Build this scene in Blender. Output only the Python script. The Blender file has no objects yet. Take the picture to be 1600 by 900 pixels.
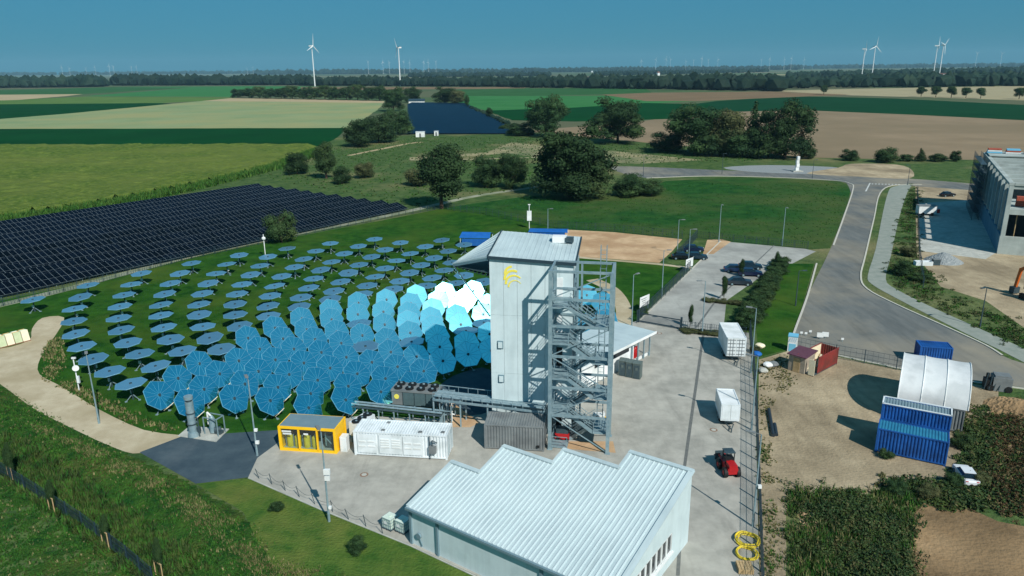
import bpy, bmesh, math, random
import numpy as np
from mathutils import Vector, Matrix, Quaternion

R = math.radians
rng = random.Random(7)
nrg = np.random.default_rng(11)
scene = bpy.context.scene
col = scene.collection

# ------------------------------------------------------------------ camera
FPX, CAM_H, HORIZ, SLOPE = 1150.0, 38.0, 108.0, -0.0106
PITCH = math.atan((450 - HORIZ) / FPX)
ROLL = math.atan(SLOPE)
cam_d = bpy.data.cameras.new('camera')
cam_d.sensor_width = 36.0
cam_d.lens = 36.0 * FPX / 1600.0
cam_d.clip_start = 0.5
cam_d.clip_end = 60000
cam = bpy.data.objects.new('camera', cam_d)
col.objects.link(cam)
fwd = Vector((0, math.cos(PITCH), -math.sin(PITCH)))
right0 = Vector((1, 0, 0))
up0 = Vector((0, math.sin(PITCH), math.cos(PITCH)))
cr, sr = math.cos(ROLL), math.sin(ROLL)
rx = right0 * cr + up0 * sr
uy = up0 * cr - right0 * sr
m = Matrix((rx, uy, -fwd)).transposed().to_4x4()
m.translation = Vector((0, 0, CAM_H))
cam.matrix_world = m
scene.camera = cam

# ------------------------------------------------------------------ sky, sun, exposure
SUN_AZ, SUN_EL = R(150.6), R(41.3)
SUN = Vector((math.sin(SUN_AZ) * math.cos(SUN_EL), math.cos(SUN_AZ) * math.cos(SUN_EL), math.sin(SUN_EL)))
world = bpy.data.worlds.new('World')
scene.world = world
world.use_nodes = True
wn, wl = world.node_tree.nodes, world.node_tree.links
sky = wn.new('ShaderNodeTexSky')
sky.sky_type = 'NISHITA'
sky.sun_disc = False
sky.sun_elevation = SUN_EL
sky.sun_rotation = SUN_AZ
sky.altitude = 0
sky.air_density = 1.0
sky.dust_density = 1.0
sky.ozone_density = 1.0
flat = wn.new('ShaderNodeGamma')          # an even, slightly hazy summer sky
flat.inputs['Gamma'].default_value = 0.30
wl.new(sky.outputs[0], flat.inputs['Color'])
tint = wn.new('ShaderNodeMix')
tint.data_type = 'RGBA'
tint.blend_type = 'MULTIPLY'
tint.inputs[0].default_value = 1.0
tint.inputs[7].default_value = (0.34, 1.46, 2.24, 1)
wl.new(flat.outputs[0], tint.inputs[6])
bg = wn['Background']
wl.new(tint.outputs[2], bg.inputs['Color'])
bg.inputs['Strength'].default_value = 0.10

sun_d = bpy.data.lights.new('sun', 'SUN')
sun_d.energy = 5.0
sun_d.angle = R(0.53)
sun_d.color = (1.0, 0.95, 0.88)
sun = bpy.data.objects.new('sun', sun_d)
col.objects.link(sun)
sun.rotation_euler = SUN.to_track_quat('Z', 'Y').to_euler()
sun.location = (0, 0, 200)

scene.view_settings.view_transform = 'Standard'
scene.view_settings.look = 'None'
scene.view_settings.gamma = 1.0
scene.view_settings.exposure = 0.0
scene.render.engine = 'CYCLES'
scene.cycles.max_bounces = 6
scene.cycles.volume_bounces = 0
scene.cycles.transparent_max_bounces = 6

# ------------------------------------------------------------------ survey: picture point -> place on the ground (or at height z)
def G(u, v, z=0.0):
    a, b = (u - 800) / FPX, (v - 450) / FPX
    d = fwd + rx * a - uy * b
    t = (z - CAM_H) / d.z
    return Vector((0, 0, CAM_H)) + d * t

def GP(pts, z=0.0):
    out = []
    for q in pts:
        p = G(q[0], q[1])
        out.append((p.x, p.y, z))
    return out

def hgt(u, v, vtop):
    """height of an upright thing from its foot and the row of its top"""
    B = G(u, v)
    d = (450 - vtop) / FPX
    lo, hi = 0.0, 400.0
    for _ in range(50):
        mid = (lo + hi) / 2
        q = Vector((B.x, B.y, mid - CAM_H))
        if q.dot(uy) / q.dot(fwd) < d: lo = mid
        else: hi = mid
    return lo

# ------------------------------------------------------------------ materials
def S(r, g, b):
    f = lambda c: (c / 255 / 12.92) if c <= 10 else ((c / 255 + 0.055) / 1.055) ** 2.4
    return (f(r), f(g), f(b), 1)

MATS = {}
def mat(name, c1, c2=None, scale=1.0, rough=0.75, metal=0.0, bump=0.0, bscale=None, c3=None, scale3=0.05,
        detail=5, stretch=None, rand=0.0, spec=0.4, wave=None, mix3=(0.42, 0.62), trans=0.0, gap=(0.35, 0.65), streak=None):
    if name in MATS: return MATS[name]
    mt = bpy.data.materials.new(name)
    mt.use_nodes = True
    n, l = mt.node_tree.nodes, mt.node_tree.links
    p = n['Principled BSDF']
    p.inputs['Roughness'].default_value = rough
    p.inputs['Metallic'].default_value = metal
    p.inputs['Specular IOR Level'].default_value = spec
    p.inputs['Base Color'].default_value = c1
    tc = n.new('ShaderNodeTexCoord')
    src = tc.outputs['Object']
    if stretch:
        mp = n.new('ShaderNodeMapping')
        mp.inputs['Rotation'].default_value = (0, 0, stretch[3] if len(stretch) > 3 else 0)
        mp.inputs['Scale'].default_value = stretch[:3]
        l.new(src, mp.inputs[0])
        src = mp.outputs[0]
    out = None
    if c2:
        nz = n.new('ShaderNodeTexNoise')
        nz.inputs['Scale'].default_value = scale
        nz.inputs['Detail'].default_value = detail
        nz.inputs['Roughness'].default_value = 0.65
        l.new(src, nz.inputs['Vector'])
        rp = n.new('ShaderNodeValToRGB')
        rp.color_ramp.elements[0].position = gap[0]
        rp.color_ramp.elements[1].position = gap[1]
        rp.color_ramp.elements[0].color = c1
        rp.color_ramp.elements[1].color = c2
        l.new(nz.outputs[0], rp.inputs[0])
        out = rp.outputs[0]
    if c3:
        n3 = n.new('ShaderNodeTexNoise')
        n3.inputs['Scale'].default_value = scale3
        n3.inputs['Detail'].default_value = 6
        n3.inputs['Roughness'].default_value = 0.6
        l.new(tc.outputs['Object'], n3.inputs['Vector'])
        r3 = n.new('ShaderNodeMapRange')
        r3.inputs[1].default_value = mix3[0]
        r3.inputs[2].default_value = mix3[1]
        l.new(n3.outputs[0], r3.inputs[0])
        mx = n.new('ShaderNodeMix')
        mx.data_type = 'RGBA'
        l.new(r3.outputs[0], mx.inputs[0])
        if out: l.new(out, mx.inputs[6])
        else: mx.inputs[6].default_value = c1
        mx.inputs[7].default_value = c3
        out = mx.outputs[2]
    if wave:   # (scale, rotation about z, strength, colour): rows of a crop, tramlines, plank grain
        mp = n.new('ShaderNodeMapping')
        mp.inputs['Rotation'].default_value = (0, 0, wave[1])
        l.new(tc.outputs['Object'], mp.inputs[0])
        wv = n.new('ShaderNodeTexWave')
        wv.inputs['Scale'].default_value = wave[0]
        wv.inputs['Distortion'].default_value = 1.5
        wv.inputs['Detail'].default_value = 3
        l.new(mp.outputs[0], wv.inputs[0])
        mm = n.new('ShaderNodeMath')
        mm.operation = 'MULTIPLY'
        mm.inputs[1].default_value = wave[2]
        l.new(wv.outputs[1], mm.inputs[0])
        mx = n.new('ShaderNodeMix')
        mx.data_type = 'RGBA'
        l.new(mm.outputs[0], mx.inputs[0])
        l.new(out, mx.inputs[6]) if out else None
        mx.inputs[7].default_value = wave[3]
        out = mx.outputs[2]
    if streak:   # (scale, (sx, sy, sz), rotation, darkening): wear, tyre marks, run-off
        mp = n.new('ShaderNodeMapping')
        mp.inputs['Rotation'].default_value = (0, 0, streak[2])
        mp.inputs['Scale'].default_value = streak[1]
        l.new(tc.outputs['Object'], mp.inputs[0])
        ns = n.new('ShaderNodeTexNoise')
        ns.inputs['Scale'].default_value = streak[0]
        ns.inputs['Detail'].default_value = 7
        ns.inputs['Roughness'].default_value = 0.7
        ns.inputs['Distortion'].default_value = 0.6
        l.new(mp.outputs[0], ns.inputs['Vector'])
        ms = n.new('ShaderNodeMapRange')
        ms.inputs[1].default_value = 0.48
        ms.inputs[2].default_value = 0.72
        ms.inputs[3].default_value = 1.0
        ms.inputs[4].default_value = 1.0 - streak[3]
        l.new(ns.outputs[0], ms.inputs[0])
        sv = n.new('ShaderNodeVectorMath')
        sv.operation = 'SCALE'
        if out: l.new(out, sv.inputs[0])
        else: sv.inputs[0].default_value = c1[:3]
        l.new(ms.outputs[0], sv.inputs['Scale'])
        out = sv.outputs[0]
    if rand:
        oi = n.new('ShaderNodeObjectInfo')
        mr = n.new('ShaderNodeMapRange')
        mr.inputs[3].default_value = 1 - rand
        mr.inputs[4].default_value = 1 + rand
        l.new(oi.outputs['Random'], mr.inputs[0])
        mv = n.new('ShaderNodeVectorMath')
        mv.operation = 'SCALE'
        if out: l.new(out, mv.inputs[0])
        else: mv.inputs[0].default_value = c1[:3]
        l.new(mr.outputs[0], mv.inputs['Scale'])
        out = mv.outputs[0]
    if out: l.new(out, p.inputs['Base Color'])
    if bump:
        nb = n.new('ShaderNodeTexNoise')
        nb.inputs['Scale'].default_value = bscale or scale * 3
        nb.inputs['Detail'].default_value = 4
        l.new(tc.outputs['Object'], nb.inputs['Vector'])
        bp = n.new('ShaderNodeBump')
        bp.inputs['Strength'].default_value = 1.0
        bp.inputs['Distance'].default_value = bump
        l.new(nb.outputs[0], bp.inputs['Height'])
        l.new(bp.outputs[0], p.inputs['Normal'])
    if trans:
        p.inputs['Transmission Weight'].default_value = trans
    MATS[name] = mt
    return mt

# ground covers
m_ground = mat('open_farmland', S(58, 84, 52), S(80, 100, 66), 0.01, 0.95, c3=S(96, 96, 76), scale3=0.003, bump=0.2, bscale=0.8, spec=0.06)
m_lawn = mat('mown_lawn', S(22, 64, 18), S(48, 90, 28), 0.35, 0.95, c3=S(70, 92, 34), scale3=0.06, bump=0.12, bscale=5, mix3=(0.45, 0.75), spec=0.06)
m_meadow = mat('meadow', S(22, 66, 28), S(44, 88, 38), 0.25, 0.95, c3=S(82, 92, 52), scale3=0.025, bump=0.3, bscale=2.0, mix3=(0.44, 0.70), spec=0.06)
m_rough = mat('rough_grass', S(50, 78, 42), S(84, 104, 60), 0.3, 0.95, c3=S(122, 118, 84), scale3=0.02, bump=0.35, bscale=1.5, mix3=(0.5, 0.7), spec=0.06)
m_bank = mat('bank_grass', S(22, 64, 26), S(58, 92, 36), 0.6, 0.95, c3=S(96, 92, 52), scale3=0.1, bump=0.25, bscale=4, mix3=(0.5, 0.72), spec=0.06)
m_bank_l = mat('bank_lawn', S(54, 88, 36), S(86, 108, 48), 0.5, 0.95, c3=S(108, 112, 58), scale3=0.12, bump=0.15, bscale=4, mix3=(0.5, 0.75), spec=0.06)
m_paver = mat('yard_pavers', S(154, 154, 146), S(174, 173, 164), 0.5, 0.85, c3=S(122, 124, 118), scale3=0.12, bump=0.01, bscale=6, mix3=(0.5, 0.8), spec=0.06, streak=(0.35, (1.0, 0.22, 1), R(8), 0.22))
m_paver2 = mat('car_park_pavers', S(156, 158, 152), S(172, 174, 168), 0.5, 0.85, c3=S(140, 142, 138), scale3=0.08, bump=0.01, bscale=6, spec=0.06, streak=(0.4, (1.0, 0.25, 1), R(-38), 0.16))
m_track = mat('compacted_gravel', S(172, 160, 134), S(190, 180, 154), 0.5, 0.92, c3=S(160, 148, 120), scale3=0.1, bump=0.03, bscale=7, spec=0.06)
m_sand = mat('raw_sand', S(184, 156, 122), S(202, 174, 140), 0.5, 0.95, c3=S(168, 138, 106), scale3=0.12, bump=0.05, bscale=4, spec=0.06)
m_dirt = mat('bare_dirt', S(162, 148, 122), S(184, 170, 142), 0.35, 0.95, c3=S(136, 124, 102), scale3=0.07, bump=0.10, bscale=3, spec=0.06, streak=(0.5, (1.0, 0.18, 1), R(-20), 0.3))
m_soil = mat('turned_soil', S(140, 116, 86), S(170, 144, 110), 0.4, 0.95, c3=S(112, 94, 70), scale3=0.1, bump=0.15, bscale=2.5, spec=0.06)
m_asph = mat('asphalt', S(96, 102, 102), S(112, 116, 114), 0.4, 0.9, c3=S(146, 140, 124), scale3=0.05, bump=0.01, bscale=8, stretch=(1.6, 0.35, 1, R(-24)), mix3=(0.44, 0.74), spec=0.06, streak=(0.3, (1.2, 0.12, 1), R(24), 0.25))
m_asph2 = mat('new_asphalt', S(58, 74, 84), S(72, 88, 96), 0.4, 0.9, c3=S(88, 100, 106), scale3=0.15, bump=0.01, bscale=9, mix3=(0.55, 0.8), spec=0.06)
m_walk = mat('footway', S(128, 138, 130), S(146, 152, 144), 0.6, 0.9, bump=0.01, bscale=6, spec=0.06)
m_kerb = mat('kerb_stone', S(178, 178, 166), S(192, 190, 178), 2.0, 0.85, spec=0.06)
m_conc = mat('concrete', S(160, 164, 158), S(186, 188, 180), 0.8, 0.85, c3=S(140, 142, 134), scale3=0.25, mix3=(0.5, 0.8), spec=0.06)
m_drain = mat('drain_iron', S(92, 96, 94), S(110, 112, 108), 3, 0.7)
m_corn = mat('maize', S(56, 82, 30), S(96, 112, 52), 0.5, 0.9, c3=S(92, 106, 50), scale3=0.02, bump=0.4, bscale=1.2, detail=8, spec=0.06)
m_cornl = mat('maize_leaf', S(44, 84, 36), S(82, 110, 48), 0.8, 0.8, spec=0.06)
# buildings
m_clad = mat('pale_blue_cladding', S(196, 214, 217), S(202, 219, 221), 0.3, 0.45, c3=S(188, 206, 209), scale3=0.6, spec=0.25, streak=(1.2, (1.6, 1.6, 0.12), 0, 0.10))
m_roofm = mat('standing_seam_roof', S(182, 200, 203), S(190, 207, 209), 0.6, 0.4, c3=S(172, 190, 194), scale3=0.3, spec=0.25, streak=(0.9, (2.2, 0.22, 1), 0, 0.13))
m_rib = mat('roof_rib_metal', S(196, 213, 215), S(204, 219, 221), 0.6, 0.4, spec=0.25)
m_trim = mat('grey_trim', S(110, 136, 146), None, 1, 0.5)
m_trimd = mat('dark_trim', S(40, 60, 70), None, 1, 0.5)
m_white = mat('white_paint', S(222, 228, 228), S(232, 236, 236), 0.8, 0.5, c3=S(206, 212, 210), scale3=0.5)
m_steel = mat('galvanised_steel', S(118, 146, 156), S(148, 170, 176), 2, 0.45, metal=0.25)
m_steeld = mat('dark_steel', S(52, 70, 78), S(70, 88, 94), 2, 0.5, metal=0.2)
m_black = mat('black_rubber', S(20, 24, 26), None, 1, 0.7)
m_glass = mat('dark_glass', S(20, 30, 38), None, 1, 0.08, spec=0.8)
m_yel = mat('yellow_paint', S(250, 200, 30), S(240, 186, 20), 0.8, 0.45)
m_yel2 = mat('yellow_panel', S(228, 204, 60), S(200, 180, 50), 1.5, 0.5)
m_grayroof = mat('grey_membrane', S(104, 128, 138), S(116, 138, 146), 0.7, 0.6)
m_gcon = mat('grey_container', S(112, 120, 122), S(126, 132, 132), 0.7, 0.6, c3=S(100, 106, 108), scale3=0.5)
m_wcon = mat('white_container', S(214, 224, 228), S(226, 234, 236), 0.7, 0.5, c3=S(196, 206, 208), scale3=0.7)
m_bcon = mat('blue_container', S(22, 80, 150), S(30, 92, 164), 0.7, 0.55, c3=S(18, 66, 126), scale3=0.6)
m_bcon2 = mat('teal_container_roof', S(34, 108, 142), S(42, 122, 154), 0.9, 0.6)
m_rcon = mat('red_container', S(126, 44, 42), S(142, 56, 50), 0.9, 0.65, c3=S(104, 50, 44), scale3=0.6)
m_purple = mat('plum_tiles', S(86, 52, 66), S(98, 62, 76), 3, 0.7)
m_wood = mat('weathered_wood', S(160, 136, 96), S(188, 164, 124), 2, 0.8, stretch=(1, 6, 1))
m_cream = mat('cream_board', S(226, 216, 184), S(236, 228, 200), 2, 0.6)
m_tarp = mat('white_tarpaulin', S(206, 212, 212), S(220, 224, 224), 0.4, 0.6, c3=S(190, 196, 196), scale3=0.4, bump=0.05, bscale=0.8)
m_tarpb = mat('blue_tarpaulin', S(20, 86, 160), S(28, 100, 176), 1, 0.6)
m_prec = mat('precast_concrete', S(158, 170, 166), S(176, 186, 182), 0.25, 0.85, c3=S(146, 156, 152), scale3=0.2)
m_precb = mat('blue_grey_panels', S(76, 116, 138), S(88, 128, 148), 0.3, 0.75)
m_redmat = mat('red_brick_stack', S(150, 70, 52), S(170, 88, 66), 1.5, 0.8)
m_red = mat('red_machine_paint', S(164, 26, 30), S(180, 36, 38), 1, 0.4)
m_orange = mat('orange_machine_paint', S(206, 106, 40), S(186, 92, 36), 1, 0.5)
m_ibc = mat('white_plastic_tank', S(196, 214, 200), S(210, 224, 212), 1.5, 0.5)
m_gravel = mat('grey_gravel', S(122, 130, 132), S(150, 156, 156), 3, 0.95, bump=0.08, bscale=8, spec=0.06)
m_toilet = mat('grey_green_plastic', S(84, 98, 96), S(94, 108, 106), 2, 0.55)
m_lblue = mat('light_blue_plastic', S(110, 180, 210), None, 1, 0.5)
# solar
m_pv = mat('photovoltaic_glass', S(4, 9, 18), S(7, 14, 26), 0.8, 0.25, spec=0.04, rand=0.45)
m_pvj = mat('photovoltaic_glass_far', S(5, 11, 22), S(8, 17, 32), 0.4, 0.26, spec=0.04)
m_pvfr = mat('module_frame', S(112, 126, 132), None, 1, 0.5)
def mirror_material():
    """silvered glass: a sharp lobe plus a weak broad one tinted for cyan glare"""
    mt = bpy.data.materials.new('mirror_glass'); mt.use_nodes = True
    n, l = mt.node_tree.nodes, mt.node_tree.links
    n.remove(n['Principled BSDF'])
    oi, rp = n.new('ShaderNodeObjectInfo'), n.new('ShaderNodeValToRGB')
    rp.color_ramp.elements[0].color = (0.20, 0.84, 0.94, 1); rp.color_ramp.elements[1].color = (0.30, 0.92, 0.98, 1)
    l.new(oi.outputs['Random'], rp.inputs[0])
    g1, g2, ad = n.new('ShaderNodeBsdfGlossy'), n.new('ShaderNodeBsdfGlossy'), n.new('ShaderNodeAddShader')
    g1.inputs['Roughness'].default_value = 0.09
    g2.inputs['Roughness'].default_value = 0.38
    g2.inputs['Color'].default_value = (0.016, 0.048, 0.060, 1)  # soft cyan glare towards the white mirrors, put into this lobe's colour
    l.new(rp.outputs[0], g1.inputs['Color'])
    l.new(g1.outputs[0], ad.inputs[0]); l.new(g2.outputs[0], ad.inputs[1])
    l.new(ad.outputs[0], n['Material Output'].inputs['Surface'])
    return mt
m_mir = mirror_material()
m_mir2 = mat('stowed_mirror_glass', (0.52, 0.78, 0.88, 1), (0.60, 0.82, 0.90, 1), 0.9, 0.28, metal=0.92, rand=0.10)  # pale blue of the reflected sky is partly put into this tint
m_mirb = mat('mirror_backing', S(88, 138, 164), S(98, 148, 172), 2, 0.5)
# plants
m_bark = mat('bark', S(56, 46, 36), S(78, 66, 52), 2, 0.9)
def leafmat(name, a, b, c, s3=0.5):
    mt = mat(name, S(*a), S(*b), 0.7, 0.75, c3=S(*c), scale3=s3, rand=0.22, mix3=(0.45, 0.7), spec=0.15)
    return mt
m_leaf = leafmat('leaf_dark', (28, 52, 30), (50, 74, 42), (64, 86, 46))
m_leaf2 = leafmat('leaf_mid', (36, 60, 34), (60, 82, 46), (82, 96, 56))
m_leaf3 = leafmat('leaf_olive', (54, 66, 40), (84, 90, 58), (104, 96, 62))
m_leaff = leafmat('leaf_far', (18, 38, 32), (30, 52, 40), (40, 60, 44), 0.02)
m_gr1 = mat('grass_blade_green', S(30, 74, 28), S(62, 104, 38), 0.8, 0.85, spec=0.1)
m_gr2 = mat('grass_blade_straw', S(110, 108, 72), S(136, 130, 92), 0.8, 0.9, spec=0.1)
m_gr3 = mat('weed_dark', S(36, 56, 30), S(72, 88, 44), 0.8, 0.85, spec=0.1)
m_gr4 = mat('weed_dry', S(88, 78, 54), S(116, 104, 74), 0.8, 0.9, spec=0.1)

# ------------------------------------------------------------------ mesh building
class MB:
    def __init__(s): s.v, s.f, s.mi = [], [], []
    def add(s, vs, fs, mi=0):
        o = len(s.v)
        s.v += [tuple(p) for p in vs]
        for f in fs:
            s.f.append([i + o for i in f]); s.mi.append(mi)
        return s
    def box(s, c, size, rz=0.0, mi=0, mtx=None):
        hx, hy, hz = size[0] / 2, size[1] / 2, size[2] / 2
        M = mtx if mtx is not None else Matrix.Rotation(rz, 3, 'Z')
        c = Vector(c)
        vs = [c + M @ Vector((x * hx, y * hy, z * hz)) for z in (-1, 1) for y in (-1, 1) for x in (-1, 1)]
        return s.add(vs, [(0, 2, 3, 1), (4, 5, 7, 6), (0, 1, 5, 4), (2, 6, 7, 3), (0, 4, 6, 2), (1, 3, 7, 5)], mi)
    def bar(s, a, b, w, h=None, mi=0):
        a, b = Vector(a), Vector(b)
        d = b - a
        L = d.length
        if L < 1e-6: return s
        q = d.to_track_quat('X', 'Z').to_matrix()
        return s.box((a + b) / 2, (L, w, h or w), mi=mi, mtx=q)
    def tube(s, a, b, r0, r1=None, n=8, mi=0, cap=True):
        a, b = Vector(a), Vector(b)
        r1 = r0 if r1 is None else r1
        d = (b - a)
        if d.length < 1e-6: return s
        q = d.to_track_quat('Z', 'Y').to_matrix()
        vs = []
        for P, r in ((a, r0), (b, r1)):
            for i in range(n):
                t = 2 * math.pi * i / n
                vs.append(P + q @ Vector((math.cos(t) * r, math.sin(t) * r, 0)))
        fs = [(i, (i + 1) % n, n + (i + 1) % n, n + i) for i in range(n)]
        if cap: fs += [tuple(range(n - 1, -1, -1)), tuple(range(n, 2 * n))]
        return s.add(vs, fs, mi)
    def prism(s, pts, z0, z1, mi=0):
        n = len(pts)
        vs = [(p[0], p[1], z0) for p in pts] + [(p[0], p[1], z1) for p in pts]
        return s.add(vs, [tuple(range(n - 1, -1, -1)), tuple(range(n, 2 * n))] + [(i, (i + 1) % n, n + (i + 1) % n, n + i) for i in range(n)], mi)
    def mesh(s, name, mats):
        me = bpy.data.meshes.new(name)
        me.from_pydata(s.v, [], s.f)
        for mt in (mats if isinstance(mats, (list, tuple)) else [mats]): me.materials.append(mt)
        if any(s.mi): me.polygons.foreach_set('material_index', s.mi)
        bm = bmesh.new(); bm.from_mesh(me)
        bmesh.ops.recalc_face_normals(bm, faces=bm.faces)
        bm.to_mesh(me); bm.free()
        me.update()
        return me
    def build(s, name, mats, parent=None, label=None, **k):
        return ob(name, s.mesh(name, mats), parent, label, **k)

def ob(name, data, parent=None, label=None, cat=None, group=None, kind=None, loc=None, rot=None, scale=None, quat=None):
    o = bpy.data.objects.new(name, data)
    col.objects.link(o)
    if parent: o.parent = parent
    if loc is not None: o.location = loc
    if quat is not None:
        o.rotation_mode = 'QUATERNION'; o.rotation_quaternion = quat
    if rot is not None: o.rotation_euler = rot
    if scale is not None: o.scale = scale if hasattr(scale, '__len__') else (scale,) * 3
    if label: o['label'] = label
    if cat: o['category'] = cat
    if group: o['group'] = group
    if kind: o['kind'] = kind
    return o

def thing(name, label, cat, loc=(0, 0, 0), rz=0.0, group=None):
    return ob(name, None, None, label, cat, group, loc=loc, rot=(0, 0, rz))

def sheet(name, pts_px, z, mt, label=None, world_pts=None):
    pts = world_pts or GP(pts_px)
    mb = MB(); mb.add([(p[0], p[1], z) for p in pts], [tuple(range(len(pts)))])
    me = mb.mesh(name, mt)
    if me.polygons[0].normal.z < 0: me.flip_normals()
    return ob(name, me, None, label, kind='structure')

def smooth(pts, n=4, closed=False):
    out = []
    N = len(pts)
    rngi = range(N) if closed else range(N - 1)
    for i in rngi:
        p0, p1, p2, p3 = (pts[(i - 1) % N] if closed or i > 0 else pts[i]), pts[i], pts[(i + 1) % N], (pts[(i + 2) % N] if closed or i + 2 < N else pts[(i + 1) % N])
        for k in range(n):
            t = k / n
            out.append(tuple(0.5 * ((2 * b) + (-a + c) * t + (2 * a - 5 * b + 4 * c - d) * t * t + (-a + 3 * b - 3 * c + d) * t ** 3) for a, b, c, d in zip(p0, p1, p2, p3)))
    if not closed: out.append(pts[-1])
    return out

def ribbon(name, pts, w, z0, z1, mt, kind='structure'):
    """a kerb or strip with real height along a world polyline"""
    mb = MB()
    P = [Vector((p[0], p[1], 0)) for p in pts]
    L, Rr = [], []
    for i, p in enumerate(P):
        d = (P[min(i + 1, len(P) - 1)] - P[max(i - 1, 0)]).normalized()
        nn = Vector((-d.y, d.x, 0)) * w / 2
        L.append(p + nn); Rr.append(p - nn)
    for i in range(len(P) - 1):
        q = [L[i], L[i + 1], Rr[i + 1], Rr[i]]
        vs = [(a.x, a.y, z0) for a in q] + [(a.x, a.y, z1) for a in q]
        mb.add(vs, [(4, 5, 6, 7), (0, 1, 5, 4), (2, 3, 7, 6)])
    return mb.build(name, mt, kind=kind)

ORD = ['zeroth', 'first', 'second', 'third', 'fourth', 'fifth', 'sixth', 'seventh', 'eighth', 'ninth', 'tenth', 'eleventh', 'twelfth',
       'thirteenth', 'fourteenth', 'fifteenth', 'sixteenth', 'seventeenth', 'eighteenth', 'nineteenth', 'twentieth']
def ordn(i):
    return ORD[i] if i < len(ORD) else '%dth' % i

# ================================================================== THE SETTING
sheet('ground', None, 0.0, m_ground, world_pts=[(-22000, -300), (22000, -300), (22000, 40000), (-22000, 40000)])
sheet('rough_ground', None, 0.004, m_rough, world_pts=[(-330, 10), (420, 10), (420, 470), (60, 470), (-330, 420)])

f_dgreen = mat('field_dark_green', S(4, 54, 22), S(8, 64, 28), 0.02, 0.95, wave=(0.05, R(80), 0.25, S(14, 74, 36)), spec=0.04)
f_pale = mat('field_pale_stubble', S(120, 140, 100), S(136, 150, 110), 0.02, 0.95, c3=S(146, 148, 104), scale3=0.012, wave=(0.04, R(80), 0.2, S(116, 134, 98)), spec=0.04)
f_ygreen = mat('field_yellow_green', S(78, 108, 54), S(90, 118, 62), 0.02, 0.95, spec=0.04)
f_tan = mat('field_tan', S(160, 146, 116), S(172, 158, 126), 0.02, 0.95, spec=0.04)
f_mgreen = mat('field_mid_green', S(44, 86, 46), S(54, 96, 54), 0.02, 0.95, spec=0.04)
f_lgreen = mat('field_bright_green', S(50, 108, 58), S(60, 116, 66), 0.02, 0.95, spec=0.04)
f_brown = mat('field_brown', S(112, 96, 74), S(124, 106, 82), 0.02, 0.95, spec=0.04)
f_plough = mat('field_harrowed', S(130, 116, 94), S(146, 130, 106), 0.03, 0.95, c3=S(126, 114, 92), scale3=0.01, wave=(0.12, R(98), 0.35, S(122, 106, 84)), spec=0.04)
f_beige = mat('field_beige', S(150, 142, 112), S(160, 152, 122), 0.02, 0.95, spec=0.04)
f_dkr = mat('field_deep_green', S(10, 54, 28), S(16, 62, 34), 0.02, 0.95, wave=(0.05, R(95), 0.2, S(30, 80, 56)), spec=0.04)
FIELDS = [
    ('beet_field', [(-250, 201.5), (0, 201.5), (540, 200), (528, 214), (500, 228.5), (0, 229.5), (-250, 229.5)], .03, f_dgreen),
    ('stubble_field', [(-250, 194), (0, 186), (100, 178), (270, 162), (315, 158), (450, 159), (600, 161), (590, 172), (545, 200), (0, 201.5), (-250, 201.5)], .03, f_pale),
    ('dark_crop_field', [(-250, 163), (0, 163), (250, 161), (270, 162), (100, 178), (0, 186), (-250, 194)], .03, f_dgreen),
    ('yellow_green_field', [(-250, 158), (0, 157), (130, 151), (370, 152), (315, 158), (250, 161), (0, 163), (-250, 163)], .03, f_ygreen),
    ('bare_tan_field', [(-250, 148.5), (0, 148), (130, 147), (105, 150), (30, 156), (0, 157), (-250, 158)], .04, f_tan),
    ('green_field', [(-250, 138), (0, 141), (180, 136), (300, 137), (130, 147), (0, 148), (-250, 148.5)], .03, f_mgreen),
    ('light_green_field', [(180, 136), (400, 134.5), (560, 136), (560, 141), (400, 146), (370, 151.5), (130, 150.5), (300, 137)], .02, f_lgreen),
    ('tan_strip_field', [(315, 158), (360, 153.5), (480, 155), (600, 158), (600, 161), (450, 159)], .05, f_tan),
    ('track_side_field', [(470, 136), (820, 136), (820, 140), (720, 139), (470, 141)], .05, f_brown),
    ('green_field', [(700, 140), (820, 138), (1010, 139), (1020, 146), (830, 150), (700, 150)], .06, f_mgreen),
    ('bright_green_field', [(700, 150), (830, 150), (1010, 149), (1090, 158), (900, 168), (760, 173), (715, 162)], .06, f_lgreen),
    ('brown_field', [(940, 148), (1010, 145), (1200, 143), (1330, 148), (1230, 152), (1090, 158), (1010, 158)], .07, f_brown),
    ('dark_green_field', [(760, 173), (900, 168), (1010, 161), (1110, 163), (1080, 185), (900, 190), (800, 188)], .07, f_dgreen),
    ('harrowed_field', [(820, 205), (1000, 190), (1090, 176), (1250, 172), (1420, 179), (1600, 188), (1850, 200), (1850, 262), (1600, 250), (1400, 249), (1260, 246), (1000, 222)], .03, f_plough),
    ('deep_green_field', [(1080, 163), (1120, 158), (1230, 150), (1400, 154), (1600, 164), (1850, 176), (1850, 200), (1600, 188), (1420, 179), (1250, 172), (1090, 176)], .05, f_dkr),
    ('beige_field', [(1200, 142), (1330, 139), (1600, 134), (1850, 130), (1850, 165), (1600, 157), (1440, 152), (1330, 149)], .06, f_beige),
]
def ragged(pts, amp=.9):
    """field margins are never ruled lines"""
    W = GP(pts); out = []
    for a, b in zip(W, W[1:] + W[:1]):
        L = math.hypot(b[0] - a[0], b[1] - a[1]); n = max(1, min(60, int(L / 14)))
        for i in range(n):
            t = i / n; j = amp if i else 0
            out.append((a[0] + (b[0] - a[0]) * t + rng.uniform(-j, j), a[1] + (b[1] - a[1]) * t + rng.uniform(-j, j) * 1.6, 0))
    return out
for nm, pts, z, mt in FIELDS: sheet(nm, None, z, mt, world_pts=ragged(pts))
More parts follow.
